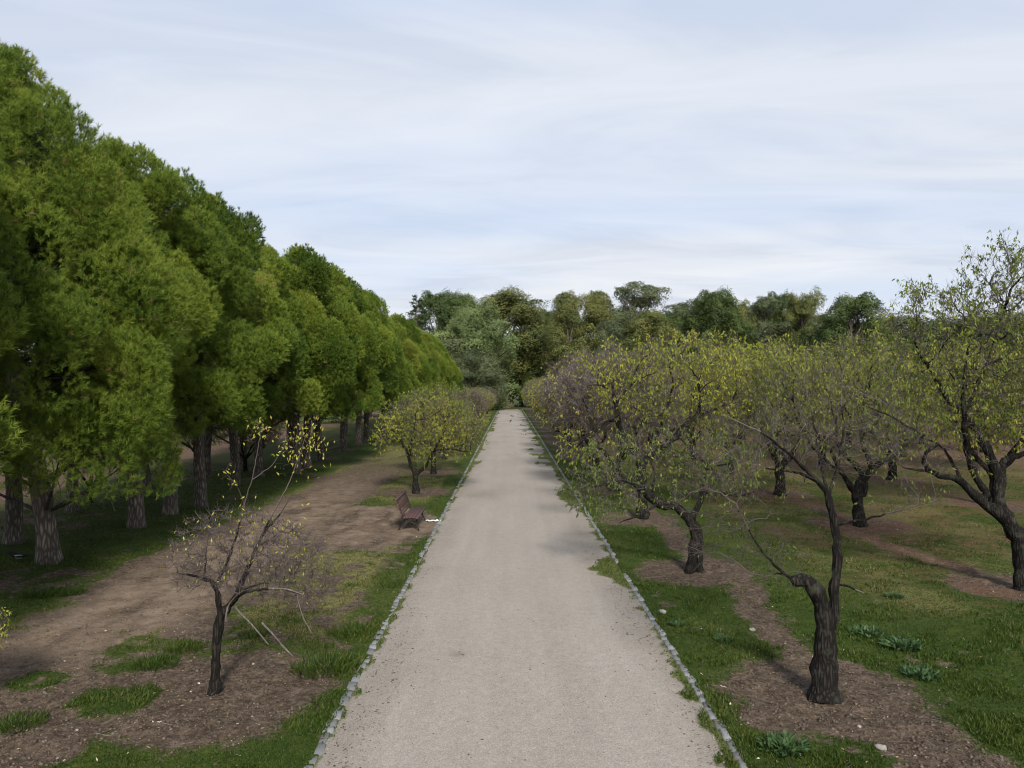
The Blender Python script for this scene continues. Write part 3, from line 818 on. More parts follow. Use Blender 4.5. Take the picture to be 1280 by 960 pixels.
# --- nearest tree on the left: small, nearly bare, pale cut limbs
D = 11.1; b = gp(268, 866); b[2] = gz(b[0], b[1]) - .03
zl = lambda x, y, dd=0: pt(200 + x / 3.427, 600 + y / 3.427, D + dd)
limbs = [
    (local(b, [b, zl(240, 860), zl(243, 790), zl(245, 680), zl(262, 575), zl(285, 550)]), -1),
    (local(b, [zl(262, 575), zl(255, 520), zl(238, 440), zl(190, 420, .2), zl(130, 405, .3), zl(80, 395, .3)]), 0),
    (local(b, [zl(285, 550), zl(320, 520), zl(345, 455, .2), zl(390, 350, .4), zl(440, 230, .6), zl(520, 140, .8), zl(570, 60, .9)]), 0),
    (local(b, [zl(300, 530), zl(350, 485, -.2), zl(400, 470, -.3), zl(460, 464, -.4), zl(545, 466, -.5), zl(612, 490, -.6)]), 0),
    (local(b, [zl(238, 460), zl(300, 330, .3), zl(335, 220, .4), zl(365, 100, .5), zl(395, 0, .5), zl(430, -180, .6), zl(432, -230, .6)]), 1),
    (local(b, [zl(365, 110, .5), zl(330, 10, .4), zl(290, -20, .4)]), 4),
    (local(b, [zl(395, 0, .5), zl(480, -60, .7), zl(535, -150, .8)]), 4),
    (local(b, [zl(440, 230, .6), zl(560, 0, .9), zl(610, -130, 1.0), zl(625, -190, 1.0)]), 2),
    (local(b, [zl(190, 420, .2), zl(205, 300, .0), zl(210, 190, 0), zl(232, 130, 0)]), 1),
    (local(b, [zl(590, 490, -.55), zl(600, 560, -.6), zl(650, 650, -.7)]), 3),
    (local(b, [zl(345, 470, .2), zl(470, 430, .3), zl(600, 440, .4), zl(700, 480, .5)]), 2),
]
ells = [(zl(330, 300, .2) - b, (1.0, .9, .62)), (zl(470, 330, .4) - b, (.85, .9, .6)), (zl(620, 420, .3) - b, (.5, .5, .4)), (zl(180, 390, .1) - b, (.5, .5, .35))]
def zoneL(p): return .05 + np.exp(-((p[:, 2] - 3.3) / .45) ** 2) * 3 + sstep(1.5, 2.6, p[:, 2]) * .25
m = almond(limbs, ells, 16, natt=1100, nleaf=300, nshoot=6200, trunk_r=.062, step=.07, dk=.09, limb_r=[(.075, .062, .062, .068, .065), (.04, .035, .03, .018, .010), (.045, .035, .022, .014, .007), (.03, .022, .016, .012), (.022, .013, .009, .006), (.008, .004), (.008, .004), (.013, .007), (.014, .009, .006), (.009, .006), (.014, .007)], leaf_tint=(.5, .95), lsize=.6, tip=.0032, shoot_len=(.05, .22), shoot_tint=(.2, .9), leaf_zone=zoneL, flare=1.35, maxn=2600)
# leaves at the ends of the tall shoots
g = np.random.default_rng(61)
for (x, y, dd, n, sp) in ((432, -215, .6, 46, .10), (535, -150, .8, 34, .10), (620, -165, 1.0, 60, .15), (600, -110, 1.0, 50, .16), (290, -20, .4, 16, .08), (395, 150, .5, 22, .14), (330, 160, .4, 14, .1), (560, 190, .8, 18, .12), (680, -190, 1.0, 40, .12)):
    P = (zl(x, y, dd) - b) + g.normal(0, sp, (n, 3)) * np.array([1, 1, 1.3])
    ax = g.normal(0, .6, (n, 3)); ax[:, 2] -= .8
    leaves(m[2], P, ax, g.normal(size=(n, 3)), g.uniform(.045, .075, n), g.uniform(.010, .015, n), g.uniform(.55, .95, n))
    shoots(m[1], P[::3] + np.array([0, 0, .03]), (zl(x, y + 60, dd) - b) - P[::3] + g.normal(0, .1, P[::3].shape), np.full(len(P[::3]), .2), np.full(len(P[::3]), .0022), g.uniform(.3, .9, len(P[::3])), g.normal(0, 1, len(P[::3])), g)
t6 = put_almond(m, b)
dm = MB()
for pts in ([zl(325, 540, -.1), zl(335, 555, -.2), zl(400, 620, -.35), zl(468, 702, -.5)], [zl(440, 610, -.4), zl(480, 650, -.5), zl(520, 697, -.6)], [zl(285, 600, -.05), zl(287, 555, -.05), zl(300, 525, -.05), zl(345, 480, -.2)], [zl(470, 463, -.42), zl(545, 464, -.52), zl(612, 488, -.62)], [zl(520, 700, -.6), zl(570, 750, -.7)]):
    Q = resample(local(b, pts), .06); tube(dm, Q, np.linspace(.017, .008, len(Q)), 6)
dm.build('dead_branch', M['pale_bark'], t6, smooth=True)
tag(t6, 'small almost leafless almond tree with pale broken branches, nearest left of the path', 'tree', ROWL)

# --- the yellow round tree behind the bench
D = 32.6; b = gp(520, 615); b[2] = gz(b[0], b[1]) - .03
zb = lambda x, y, dd=0: pt(440 + x / 4.365, 460 + y / 4.365, D + dd)
limbs = [
    (local(b, [b, zb(348, 640), zb(350, 575), zb(345, 560)]), -1),
    (local(b, [zb(345, 570), zb(318, 545), zb(312, 490), zb(290, 430), zb(275, 410), zb(250, 350, .3)]), 0),
    (local(b, [zb(352, 575), zb(400, 545), zb(430, 480), zb(460, 430), zb(500, 360, .3)]), 0),
    (local(b, [zb(300, 440), zb(340, 410, .3), zb(390, 415, .4)]), 1),
    (local(b, [zb(312, 490), zb(330, 380, -.5), zb(350, 260, -.7)]), 1),
    (local(b, [zb(450, 450), zb(540, 440, -.4), zb(640, 460, -.6)]), 2),
]
ells = [(zb(400, 300, .2) - b, (1.9, 1.8, 1.25)), (zb(480, 200, .4) - b, (1.25, 1.3, .8)), (zb(250, 350) - b, (1.0, 1.1, .7)), (zb(580, 340, .2) - b, (1.2, 1.2, 1.0)), (zb(190, 420) - b, (.5, .6, .35)), (zb(430, 440) - b, (1.2, 1.2, .5))]
m = almond(limbs, ells, 17, natt=1400, nleaf=10500, nshoot=5600, trunk_r=.13, step=.17, limb_r=[(.14, .12, .11), (.075, .06, .05, .03), (.08, .06, .045, .025), (.04, .02), (.05, .02), (.04, .02)], leaf_tint=(.2, .78), lsize=1.12, tip=.0055, leaf_zone=lambda p: .4 + 0 * p[:, 2])
t7 = put_almond(m, b)
tag(t7, 'round almond tree full of small yellow leaves behind the bench', 'tree', ROWL)

# --- three further kinds that stand for the rest of the orchard
def generic_almond(seed, natt, nleaf, nshoot, tints, lsize, tip, spread=2.3, height=5.0, leafmat='almond_leaf', zone=None):
    g = np.random.default_rng(seed)
    limbs = [([np.array([0, 0, -.05]), np.array([.04, .02, .45]), np.array([.02, -.05, .95])], -1)]
    n = 4
    a0 = g.random() * 6
    for k in range(n):
        a = a0 + k * 6.283 / n + g.normal(0, .3)
        d = np.array([math.cos(a), math.sin(a), 0])
        p0 = np.array([.02, -.05, .9])
        limbs.append(([p0, p0 + d * .45 + [0, 0, .45], p0 + d * .8 + [0, 0, 1.1] + g.normal(0, .12, 3), p0 + d * 1.2 + [0, 0, 1.75] + g.normal(0, .2, 3)], 0))
    c = height - 1.75
    ells = [(np.array([0, 0, c]), (spread, spread, 1.6))]
    for k in range(5):
        a = g.random() * 6.28
        ells.append((np.array([math.cos(a) * spread * .55, math.sin(a) * spread * .55, c + g.uniform(-.9, .75)]), (spread * .58, spread * .58, 1.05)))
    return almond(limbs, ells, seed, natt=natt, nleaf=nleaf, nshoot=nshoot, trunk_r=.16, step=.19, leaf_tint=tints, lsize=lsize, tip=tip, maxn=2600, dk=.27, limb_r=[(.17, .15)] + [(.085, .065, .04, .025)] * n, leaf_zone=zone, shoot_len=(.2, .65))
kinds = {
    'yellow': generic_almond(31, 1300, 14000, 5200, (.3, .95), 1.35, .0062),
    'olive': generic_almond(32, 1300, 12500, 5600, (.2, .8), 1.35, .0062, zone=lambda p: .25 + sstep(2.5, 4.5, p[:, 2])),
    'bare': generic_almond(33, 1600, 1500, 15000, (.3, 1.0), 1.4, .0066),
    'sparse': generic_almond(34, 1400, 5500, 9500, (.35, .95), 1.5, .0062),
}
proto = {}
words_ = {'yellow': 'yellow-leaved', 'olive': 'olive-green', 'bare': 'bare grey-twigged', 'sparse': 'thinly leaved'}
ORD = 'first second third fourth fifth sixth seventh eighth ninth tenth eleventh twelfth thirteenth fourteenth fifteenth sixteenth seventeenth eighteenth nineteenth twentieth'.split()
R_ = random.Random(3)
def orchard(kind, x, y, s, label, group, sz=1.0):
    if kind not in proto:
        o = proto[kind] = put_almond(kinds[kind], (0, 0, 0))
    else: o = dup(proto[kind])
    x += R_.uniform(-.15, .15); y += R_.uniform(-.3, .3)
    o.location = (x, y, gz(x, y) - .02); o.rotation_euler = (R_.uniform(-.05, .05), R_.uniform(-.05, .05), R_.uniform(0, 6.28)); o.scale = (s, s, s * sz)
    tag(o, label, 'tree', group)
    return o
k1 = ['bare', 'bare', 'bare', 'sparse', 'bare', 'bare', 'sparse', 'bare', 'sparse', 'bare', 'olive', 'bare', 'sparse', 'bare', 'sparse']
for i, (x, y) in enumerate(row1[3:]):
    orchard(k1[i], x + (.5 if y > 45 else 0), y, R_.uniform(.92, 1.05) * (1.25 if i < 4 else 1.1), f'{words_[k1[i]]} almond tree beside the path, {ORD[i + 3]} from the front in the kerbside row', ROWR)
k2 = ['olive', 'yellow', 'sparse', 'yellow', 'olive', 'yellow', 'sparse']
for i, (x, y) in enumerate(row2[2:]):
    orchard(k2[i], x, y, R_.uniform(1.12, 1.28), f'{words_[k2[i]]} almond tree, {ORD[i + 2]} from the front in the second orchard row', ROWR)
k3 = ['yellow', 'olive', 'yellow', 'sparse', 'yellow', 'olive', 'yellow']
for i, (x, y) in enumerate(row3):
    orchard(k3[i], x, y, R_.uniform(1.12, 1.3), f'{words_[k3[i]]} almond tree, {ORD[i]} from the front in the third orchard row', ROWR)
for i, (x, y) in enumerate(row4):
    k = ['olive', 'yellow', 'sparse', 'yellow', 'olive'][i]
    orchard(k, x, y, R_.uniform(1.15, 1.35), f'{words_[k]} almond tree, {ORD[i]} from the front in the fourth orchard row', ROWR)
for i, (x, y) in enumerate(row5):
    k = ['yellow', 'olive', 'yellow', 'olive', 'yellow'][i]
    orchard(k, x, y, R_.uniform(1.15, 1.4), f'{words_[k]} almond tree at the far side of the orchard, {ORD[i]} from the front there', ROWR)
kl = ['yellow', 'sparse', 'bare', 'bare', 'bare', 'bare', 'sparse', 'bare', 'sparse', 'bare']
for i, (x, y) in enumerate(lrow[2:]):
    orchard(kl[i], x, y, R_.uniform(.72, .82) if i < 3 else R_.uniform(.8, .92), f'{words_[kl[i]]} almond tree on the left verge, {ORD[i]} beyond the round yellow one', ROWL)

# ------------------------------------------------------------------ pines
def rot_to(ax, spin):
    """(n,3,3) frames whose third axis is ax, spun about it"""
    ax = unit(ax); ref = np.where(np.abs(ax[:, 2:3]) < .9, np.array([[0, 0, 1.]]), np.array([[1., 0, 0]]))
    u = unit(np.cross(ref, ax)); w = np.cross(ax, u)
    c = np.cos(spin)[:, None]; s = np.sin(spin)[:, None]
    return np.stack([u * c + w * s, -u * s + w * c, ax], -1)

def tuft_shape(g, nneed, shoot, nl, nw):
    s = g.random(nneed) ** .7 * shoot
    a = g.uniform(0, 6.283, nneed); el = g.uniform(.25, .95, nneed)
    d = np.stack([np.sin(el) * np.cos(a), np.sin(el) * np.sin(a), np.cos(el)], -1)
    p = np.zeros((nneed, 3)); p[:, 2] = s
    ln = nl * g.uniform(.75, 1.2, nneed)
    sd = unit(np.cross(d, g.normal(size=(nneed, 3))))
    bend = np.zeros((nneed, 3)); bend[:, 2] = -.12
    V = np.stack([p + sd * nw, p - sd * nw, p + (d + bend) * ln[:, None]], 1)
    return V.reshape(-1, 3)

def tufts(mb, P, ax, sc, tint, g, nneed=20, shoot=.14, nl=.15, nw=.006, variants=5):
    var = g.integers(0, variants, len(P)); spin = g.uniform(0, 6.283, len(P))
    Rm = rot_to(ax, spin)
    for k in range(variants):
        T = tuft_shape(g, nneed, shoot, nl, nw)
        q = np.where(var == k)[0]
        if len(q) == 0: continue
        V = np.einsum('nij,mj->nmi', Rm[q], T) * sc[q][:, None, None] + P[q][:, None, :]
        m = len(T)
        F = np.arange(len(q) * m).reshape(-1, 3)
        tt = np.repeat(tint[q], m) + np.tile(np.repeat(g.normal(0, .06, m // 3), 3), len(q))
        # needle tips are the young, yellower end
        tt += np.tile(np.array([-.05, -.05, .07]), len(q) * m // 3)
        mb.add(V.reshape(-1, 3), F, tt)

def pine(seed, h, r, zb, lean, tr, nlobe, ntuft, nneed=18, tsc=1.0, nw=.007, low_clear=None, dead=14):
    g = np.random.default_rng(seed)
    tm, lm, cm = MB(), MB(), MB()
    n = 26
    z = np.linspace(-.1, h * .9, n)
    wv = np.stack([lean[0] * np.sin(z / h * 1.6) + .10 * np.sin(z * .9 + seed), lean[1] * np.sin(z / h * 1.6) + .10 * np.cos(z * .7 + seed), z], -1)
    rad = tr * (1 - .80 * np.clip(z / (h * .9), 0, 1) ** 1.1) * (1 + .32 * np.exp(-np.maximum(z, 0) / .22))
    wv[:, :2] -= wv[1, :2]
    tube(tm, wv, rad * (1 + g.normal(0, .02, n)), 14)
    def prof(t):
        return r * np.clip((1 - t) * 1.55, 0, 1) ** .68 * (.78 + .22 * sstep(0, .25, t))
    cents = []; radi = []
    ga = 2.39996
    for k in range(nlobe):
        t = ((k + .4) / nlobe) ** .9
        zz = zb + .5 + t * (h - zb - .5)
        a = k * ga + g.normal(0, .3)
        R0 = prof(t)
        lr = r * g.uniform(.27, .43) * (.72 if t > .82 else 1)
        d = max(R0 - lr * g.uniform(.35, .75), 0)
        cx = np.interp(zz, z, wv[:, 0]); cy = np.interp(zz, z, wv[:, 1])
        cents.append([cx + math.cos(a) * d, cy + math.sin(a) * d, min(zz + g.normal(0, .25), h - lr * .9)]); radi.append(lr)
    cents = np.array(cents); radi = np.array(radi)
    mtint = np.clip(g.normal(.48, .13, nlobe), .15, .75)
    sc_, sr_, sm_ = [], [], []
    for k in range(nlobe):
        o_ = cents[k] * [1, 1, 0]; o_ = o_ / max(np.linalg.norm(o_), .3)
        for q in range(8):
            dd = unit(unit(g.normal(size=3)) + o_ * .75 + np.array([0, 0, .45]))
            sc_.append(cents[k] + dd * radi[k] * g.uniform(.45, .8) * np.array([1, 1, 1.3])); sr_.append(radi[k] * g.uniform(.36, .58)); sm_.append(k)
    sc_ = np.array(sc_); sr_ = np.array(sr_); sm_ = np.array(sm_)
    stint = np.clip(mtint[sm_] + g.normal(0, .10, len(sm_)), .08, .85)
    # limbs reach each clump of needles
    for c, lr in zip(cents, radi):
        z0 = max(c[2] - g.uniform(.4, 1.3) - np.hypot(c[0], c[1]) * .25, zb * .8)
        s = np.array([np.interp(z0, z, wv[:, 0]), np.interp(z0, z, wv[:, 1]), z0])
        m = s + (c - s) * .55 + [0, 0, -.12]
        Q = resample([s, m, c], .3)
        tube(lm, Q, np.linspace(.05, .016, len(Q)), 5, cap=False)
        for _ in range(3):
            e = c + unit(g.normal(size=3)) * lr * .75
            Q2 = resample([c + (s - c) * .25, (c + e) / 2 + [0, 0, -.06], e], .2)
            tube(lm, Q2, np.linspace(.016, .006, len(Q2)), 3, cap=False)
    # tufts
    k = g.choice(len(sr_), ntuft, p=sr_ ** 2 / (sr_ ** 2).sum())
    d = unit(g.normal(size=(ntuft, 3)))
    c = sc_[k]; ow = unit(c - cents[sm_[k]] + np.array([0, 0, .05]))
    dt = np.einsum('ni,ni->n', d, ow)
    flip = (dt < -.2) & (g.random(ntuft) < .85)
    d[flip] = d[flip] - 2 * dt[flip][:, None] * ow[flip]
    rr = sr_[k] * (.85 + .4 * (fbm(d[:, 0] * 2.6 + k * 3.1, d[:, 1] * 2.6 + d[:, 2] * 2.3 + k * 1.7, seed, 2) - .3)) * np.clip(g.normal(.96, .09, ntuft), .5, 1.15)
    P = c + d * rr[:, None] * np.array([1, 1, 1.25])
    keep = P[:, 2] > zb - .35 + .6 * vnoise(P[:, 0] * .9, P[:, 1] * .9, seed)
    P = P[keep]; d = d[keep]; kk = k[keep]
    ax = d * .55 + np.array([0, 0, .62]) + g.normal(0, .22, P.shape)
    tint = stint[kk] + .10 * (fbm(P[:, 0] * 1.3 + seed, P[:, 1] * 1.3 + P[:, 2] * 1.2, seed + 3) - .5) * 2 + g.normal(0, .08, len(P))
    tint = np.where(g.random(len(P)) < .012, 1.0, np.clip(tint, 0, .88))
    tufts(cm, P, ax, g.uniform(.75, 1.25, len(P)) * tsc, tint, g, nneed=nneed, nw=nw)
    # a few dead grey boughs inside the crown
    for _ in range(dead):
        t = g.uniform(.05, .6); zz = zb + t * (h - zb); a = g.uniform(0, 6.28); L0 = prof(t) * g.uniform(.7, .98)
        s = np.array([np.interp(zz, z, wv[:, 0]), np.interp(zz, z, wv[:, 1]), zz])
        e = s + np.array([math.cos(a) * L0, math.sin(a) * L0, g.uniform(-.3, .8)])
        mid = (s + e) / 2 + [0, 0, g.uniform(-.3, .1)]
        Q = resample([s, mid, e], .25); Q[1:] += g.normal(0, .03, (len(Q) - 1, 3))
        tube(lm, Q, np.linspace(.03, .007, len(Q)), 4, cap=False)
    return tm, lm, cm

def put_pine(ms, loc=(0, 0, 0), rz=0):
    root = empty('pine_tree', loc, rz)
    ms[0].build('trunk', M['pine_bark'], root, smooth=True)
    ms[1].build('limbs', M['pine_limb'], root)
    ms[2].build('crown', M['needles'], root)
    return root
PG = 'pine trees in the row left of the path'
def set_pine(o, x, y, rz, s, label, sz=1.0):
    o.location = (x, y, gz(x, y) - .02); o.rotation_euler = (0, 0, rz); o.scale = (s, s, s * sz * (1.0 if y < 21 else .945))
    tag(o, label, 'tree', PG)

near = put_pine(pine(201, 12.0, 3.45, 1.5, (-1.2, .0), .25, 68, 80000, nneed=30, tsc=.8, nw=.0048, dead=22))
pA = put_pine(pine(202, 11.6, 2.95, 2.9, (-.25, .1), .225, 26, 26000, nneed=24, tsc=.84, nw=.0064))
pB = put_pine(pine(203, 11.7, 3.0, 3.0, (.35, .2), .23, 26, 26000, nneed=24, tsc=.84, nw=.0064))
pC = put_pine(pine(204, 11.5, 2.95, 2.6, (.1, -.1), .21, 24, 20000, nneed=20, tsc=.95, nw=.0085))
pD = put_pine(pine(205, 11.6, 3.0, 2.4, (-.15, .2), .22, 24, 20000, nneed=20, tsc=.95, nw=.0085))
set_pine(near, *gp(62, 703)[:2], 0, 1.0, 'largest pine tree nearest the front, furrowed grey trunk and low dark green crown')
set_pine(pA, *gp(172, 661)[:2], .4, 1.0, 'pine tree whose straight pinkish-brown trunk stands beside a sunny patch of grass')
set_pine(pB, *gp(214, 642)[:2], 2.9, 1.0, 'pine tree with a trunk leaning left, between the pinkish trunk and the dark upright trunk')
o = dup(pC); set_pine(o, *gp(252, 633)[:2], 1.3, 1.0, 'pine tree with a dark upright trunk, right of the leaning trunk')
o = dup(pD); set_pine(o, *gp(294, 607)[:2], 3.3, .98, 'pine tree with a slim dark trunk, left of the yellow-tipped shoots')
o = dup(pA); set_pine(o, *gp(324, 595)[:2], 4.4, .98, 'pine tree with a stocky pale trunk in bare soil behind yellow-tipped shoots')
set_pine(pC, *gp(371, 592)[:2], .2, 1.0, 'pine tree with a thick sunlit trunk on the edge of the brown strip, mid-row')
o = dup(pB); set_pine(o, *gp(384, 584)[:2], 5.2, 1.0, 'pine tree close behind the thick sunlit trunk of the row')
set_pine(pD, *gp(401, 576)[:2], 1.9, 1.0, 'pine tree with a pale flared trunk just before the dark gap in the row')
rest = [(424, 564), (440, 557), (453, 551), (470, 543), (483, 537.5), (495, 533), (507, 529), (517, 525.5), (526, 522.5), (534, 520), (542, 517.8)]
src = [pC, pB, pD, pA, pC, pD, pB, pC, pA, pD, pC]
for i, (u, v) in enumerate(rest):
    q = gp(u, v); o = dup(src[i])
    set_pine(o, -11.3 + R_.uniform(-.4, .4), q[1], R_.uniform(0, 6.28), R_.uniform(.96, 1.06), f'distant pine tree in the long row, {ORD[i]} beyond the dark gap')
back = [(-13.35, 21.6), (-15.0, 27.5), (-15.2, 33.5), (-14.4, 38.0), (-15.0, 45), (-14.6, 53), (-15, 62), (-14.8, 72), (-15, 84), (-14.8, 98)]
for i, (x, y) in enumerate(back):
    o = dup([pB, pC, pD, pA][i % 4])
    set_pine(o, x, y, R_.uniform(0, 6.28), R_.uniform(.92, 1.0), f'pine tree of the rear line, half hidden behind the front row, {ORD[i]} from the front')
# unseen pines added left of the frame to shade the first pine and turf
o = dup(pD); set_pine(o, -11.3, 12.2, 1.0, 1.0, 'pine tree added outside the picture before the row, shading the first pine')
o = dup(pC); set_pine(o, -10.4, 6.0, 2.0, 1.0, 'pine tree added beside the viewer, out of the picture, for shade at left')
orchard('sparse', -7.55, 10.2, .33, 'young almond tree whose yellow leaf tips reach in at the edge of the trodden soil', ROWL)

# small dark almonds beyond the pines
GL = 'dark orchard trees beyond the pines'
for i, (u, v, s, lab) in enumerate(((113, 626, .62, 'crooked black stemmed almond tree seen under the pine crowns'), (246, 583, .75, 'dark almond tree seen between the leaning and the upright pine trunk'),
        (309, 589, .7, 'dark almond tree with spreading arms behind the slim dark pine trunk'), (205, 560, .9, 'almond tree on the reddish soil far behind the pines'), (150, 556, 1.0, 'almond tree far beyond the pines by the low grey shrubs'), (330, 560, .9, 'almond tree on the grass far behind the pale pine trunks'))):
    q = gp(u, v)
    if i == 0: orchard('bare', q[0], q[1], s, lab, GL, 1.1)
    else: orchard(['bare', 'sparse', 'olive'][i % 3], q[0], q[1], s, lab, GL)

# ------------------------------------------------------------------ tall trees at the end of the park
def leafy(seed, h, r, zb, tr, nlobe, nleaf, lsz, lobe=(.2, .32), top=.9, droop=0, fork=4, airy=0, taper=.55, lean=(0, 0), vert=1.0):
    g = np.random.default_rng(seed)
    tm, cm = MB(), MB()
    zt = np.linspace(-.2, h * .72, 18)
    wv = np.stack([lean[0] * zt / h + .35 * np.sin(zt * .23 + seed), lean[1] * zt / h + .35 * np.cos(zt * .21 + seed), zt], -1); wv[:, :2] -= wv[0, :2]
    tube(tm, wv, tr * (1 - .75 * np.clip(zt / (h * .72), 0, 1)) * (1 + .35 * np.exp(-np.maximum(zt, 0) / .5)), 9)
    cs, rs = [], []
    for k in range(nlobe):
        t = (k + .5) / nlobe
        zz = zb + t * (h - zb)
        R0 = max(r * np.clip((1 - t) * 2.2, 0, 1) ** taper * (.75 + .25 * min(1, t / .25)), r * .52)
        lr = r * g.uniform(*lobe) * 1.22
        a = k * 2.39996 + g.normal(0, .5)
        d = max(R0 - lr * .7, 0) * g.uniform(.5, 1.3)
        cs.append([np.interp(zz, zt, wv[:, 0]) + math.cos(a) * d, np.interp(zz, zt, wv[:, 1]) + math.sin(a) * d, min(zz + g.normal(0, h * .05), h - lr * .8 - (h * .10 * g.random() if t > .6 else 0))]); rs.append(lr)
    cs = np.array(cs); rs = np.array(rs)
    for c in cs:
        z0 = max(c[2] - g.uniform(.1, .25) * h, zb * .5); z0 = min(z0, h * .7)
        s = np.array([np.interp(z0, zt, wv[:, 0]), np.interp(z0, zt, wv[:, 1]), z0])
        Q = resample([s, (s + c) / 2 + g.normal(0, .3, 3), c], .8)
        tube(tm, Q, np.linspace(tr * .32, .05, len(Q)), 5, cap=False)
    k = g.choice(nlobe, nleaf, p=rs ** 2 / (rs ** 2).sum())
    d = unit(g.normal(size=(nleaf, 3))); d[:, 2] = np.where((d[:, 2] < -.3) & (g.random(nleaf) < .6), -d[:, 2], d[:, 2])
    b = .62 + 1.0 * (fbm(d[:, 0] * 2.2 + k * 5.1, d[:, 1] * 2.2 + d[:, 2] * 2 + k * 2.3, seed, 3) - .25)
    rr = rs[k] * b * np.clip(g.normal(.95, .09, nleaf), .4, 1.15)
    P = cs[k] + d * rr[:, None] * np.array([1, 1, vert])
    P = P + np.stack([fbm(P[:, 2] * .35 + q * 9, P[:, (q + 1) % 2] * .35, seed + q, 3) - .5 for q in range(3)], -1) * r * .55
    lt = np.clip(g.normal(.45, .15, nlobe), .05, .9)
    t = np.clip(lt[k] + g.normal(0, .09, nleaf) + (fbm(P[:, 0] * .8, P[:, 2] * .8, seed) - .5) * .5, 0, 1)
    ax = unit(np.cross(d, g.normal(size=(nleaf, 3)))) + g.normal(0, .3, (nleaf, 3)); ax[:, 2] -= droop * .5
    leaves(cm, P, ax, d + np.array([0, 0, .3]) + g.normal(0, .35, d.shape), g.uniform(.7, 1.3, nleaf) * lsz, g.uniform(.16, .26, nleaf) * lsz, t)
    return tm, cm
def put_leafy(ms, mat, bark):
    root = empty('broadleaf_tree')
    ms[0].build('trunk', M[bark], root, smooth=True); ms[1].build('crown', M[mat], root)
    return root
def cedar(seed, h, r):
    g = np.random.default_rng(seed); tm, cm = MB(), MB()
    z = np.linspace(-.2, h, 14); tube(tm, np.stack([0 * z, 0 * z, z], -1), np.linspace(.32, .03, 14), 8)
    Ps, Ds = [], []
    for k in range(46):
        t = k / 46; zz = h * (.12 + .86 * t); a = k * 2.39996 + g.normal(0, .3); L0 = r * (1 - t) ** .8 * g.uniform(.7, 1.1) + .4
        e = np.array([math.cos(a) * L0, math.sin(a) * L0, zz + L0 * .12])
        tube(tm, [np.array([0, 0, zz]), e * .5 + np.array([0, 0, zz * .5 + .1]), e], [.07, .045, .015], 4, cap=False)
        m = int(150 * L0 / r + 30); f = g.random(m) ** .6
        p = np.array([0, 0, zz]) + (e - np.array([0, 0, zz])) * f[:, None] + g.normal(0, 1, (m, 3)) * np.array([.42, .42, .13]) * (.3 + L0 / r)
        Ps.append(p); Ds.append(np.tile(unit(e - [0, 0, zz]), (m, 1)))
    P = np.vstack(Ps); Dd = np.vstack(Ds)
    leaves(cm, P, Dd + g.normal(0, .6, P.shape), np.array([0, 0, 1.]) + g.normal(0, .3, P.shape), g.uniform(.3, .6, len(P)), g.uniform(.06, .1, len(P)), np.clip(g.normal(.4, .2, len(P)), 0, 1))
    return tm, cm
T = {
    'eucalyptus': put_leafy(leafy(301, 20, 4.6, 6.5, .42, 38, 44000, .27, (.15, .40), droop=.7, taper=.5, vert=1.25), 'olive_leaf', 'pale_bark'),
    'slim': put_leafy(leafy(302, 21, 3.4, 3.5, .34, 34, 34000, .27, (.22, .46), droop=.7, taper=.4, lean=(1.2, 0), vert=1.3), 'olive_leaf', 'pale_bark'),
    'oak': put_leafy(leafy(303, 15, 6.8, .8, .5, 50, 70000, .27, (.14, .36), taper=.6), 'oak_leaf', 'almond_bark'),
    'airy': put_leafy(leafy(304, 22, 4.4, 5, .36, 34, 30000, .28, (.16, .38), droop=.6, taper=.4, lean=(1, 0), vert=1.1), 'grey_leaf', 'pale_bark'),
    'dark': put_leafy(leafy(305, 17, 4.6, 3.5, .4, 34, 42000, .26, (.17, .40), taper=.5), 'dark_leaf', 'pine_bark'),
    'grey': put_leafy(leafy(306, 13, 5.2, .8, .4, 44, 46000, .26, (.16, .36), taper=.55), 'grey_leaf', 'pine_bark'),
    'cedar': None,
}
ced = cedar(307, 20, 4.2); T['cedar'] = put_leafy(ced, 'dark_leaf', 'pine_bark')
height = {'eucalyptus': 20, 'slim': 21, 'oak': 15, 'airy': 22, 'dark': 17, 'grey': 13, 'cedar': 20}
used = set()
FAR = 'tall trees at the far end of the park'
def far(kind, u, vtop, d, w, label, rz=None, base=.0):
    o = T[kind] if kind not in used else dup(T[kind]); used.add(kind)
    if kind in ('cedar',): o.name = 'cedar_tree'
    h = H + (486 - vtop) / 1000 * d
    x = (u - 637) / 1000 * d
    s = h / height[kind]
    rad = {'eucalyptus': 4.6, 'slim': 3.4, 'oak': 6.8, 'airy': 4.4, 'dark': 4.6, 'grey': 5.2, 'cedar': 4.2}[kind]
    sx = (w * 1.3 / 1000 * d / 2) / rad
    o.location = (x, d, gz(x, d) - .05); o.rotation_euler = (0, 0, R_.uniform(0, 6.28) if rz is None else rz); o.scale = (sx, sx, s)
    tag(o, label, 'tree', FAR)
    return o
far('oak', 590, 381, 160, 84, 'broad pale grey-green oak left of the end of the path')
far('grey', 590, 440, 152, 56, 'low bluish-green tree leafy to the ground, left of the dark gap at path end')
far('grey', 560, 425, 156, 56, 'bluish-green low tree behind the end of the pine row')
far('oak', 676, 446, 178, 34, 'small pale oak just right of the dark gap at the path end')
far('eucalyptus', 632, 360, 176, 88, 'olive-brown rounded tree rising behind the broad pale oak')
far('eucalyptus', 660, 378, 184, 54, 'olive-brown tree at the right shoulder of the broad pale oak')
far('dark', 545, 363, 168, 58, 'dark green round tree beside the cedar at the end of the pine row')
far('dark', 578, 366, 190, 60, 'dark green tree behind the broad pale oak, left of its top')
far('cedar', 520, 366, 160, 42, 'dark cedar with level boughs over the end of the pine row')
far('dark', 686, 386, 190, 44, 'dark tree in the notch right of the path end')
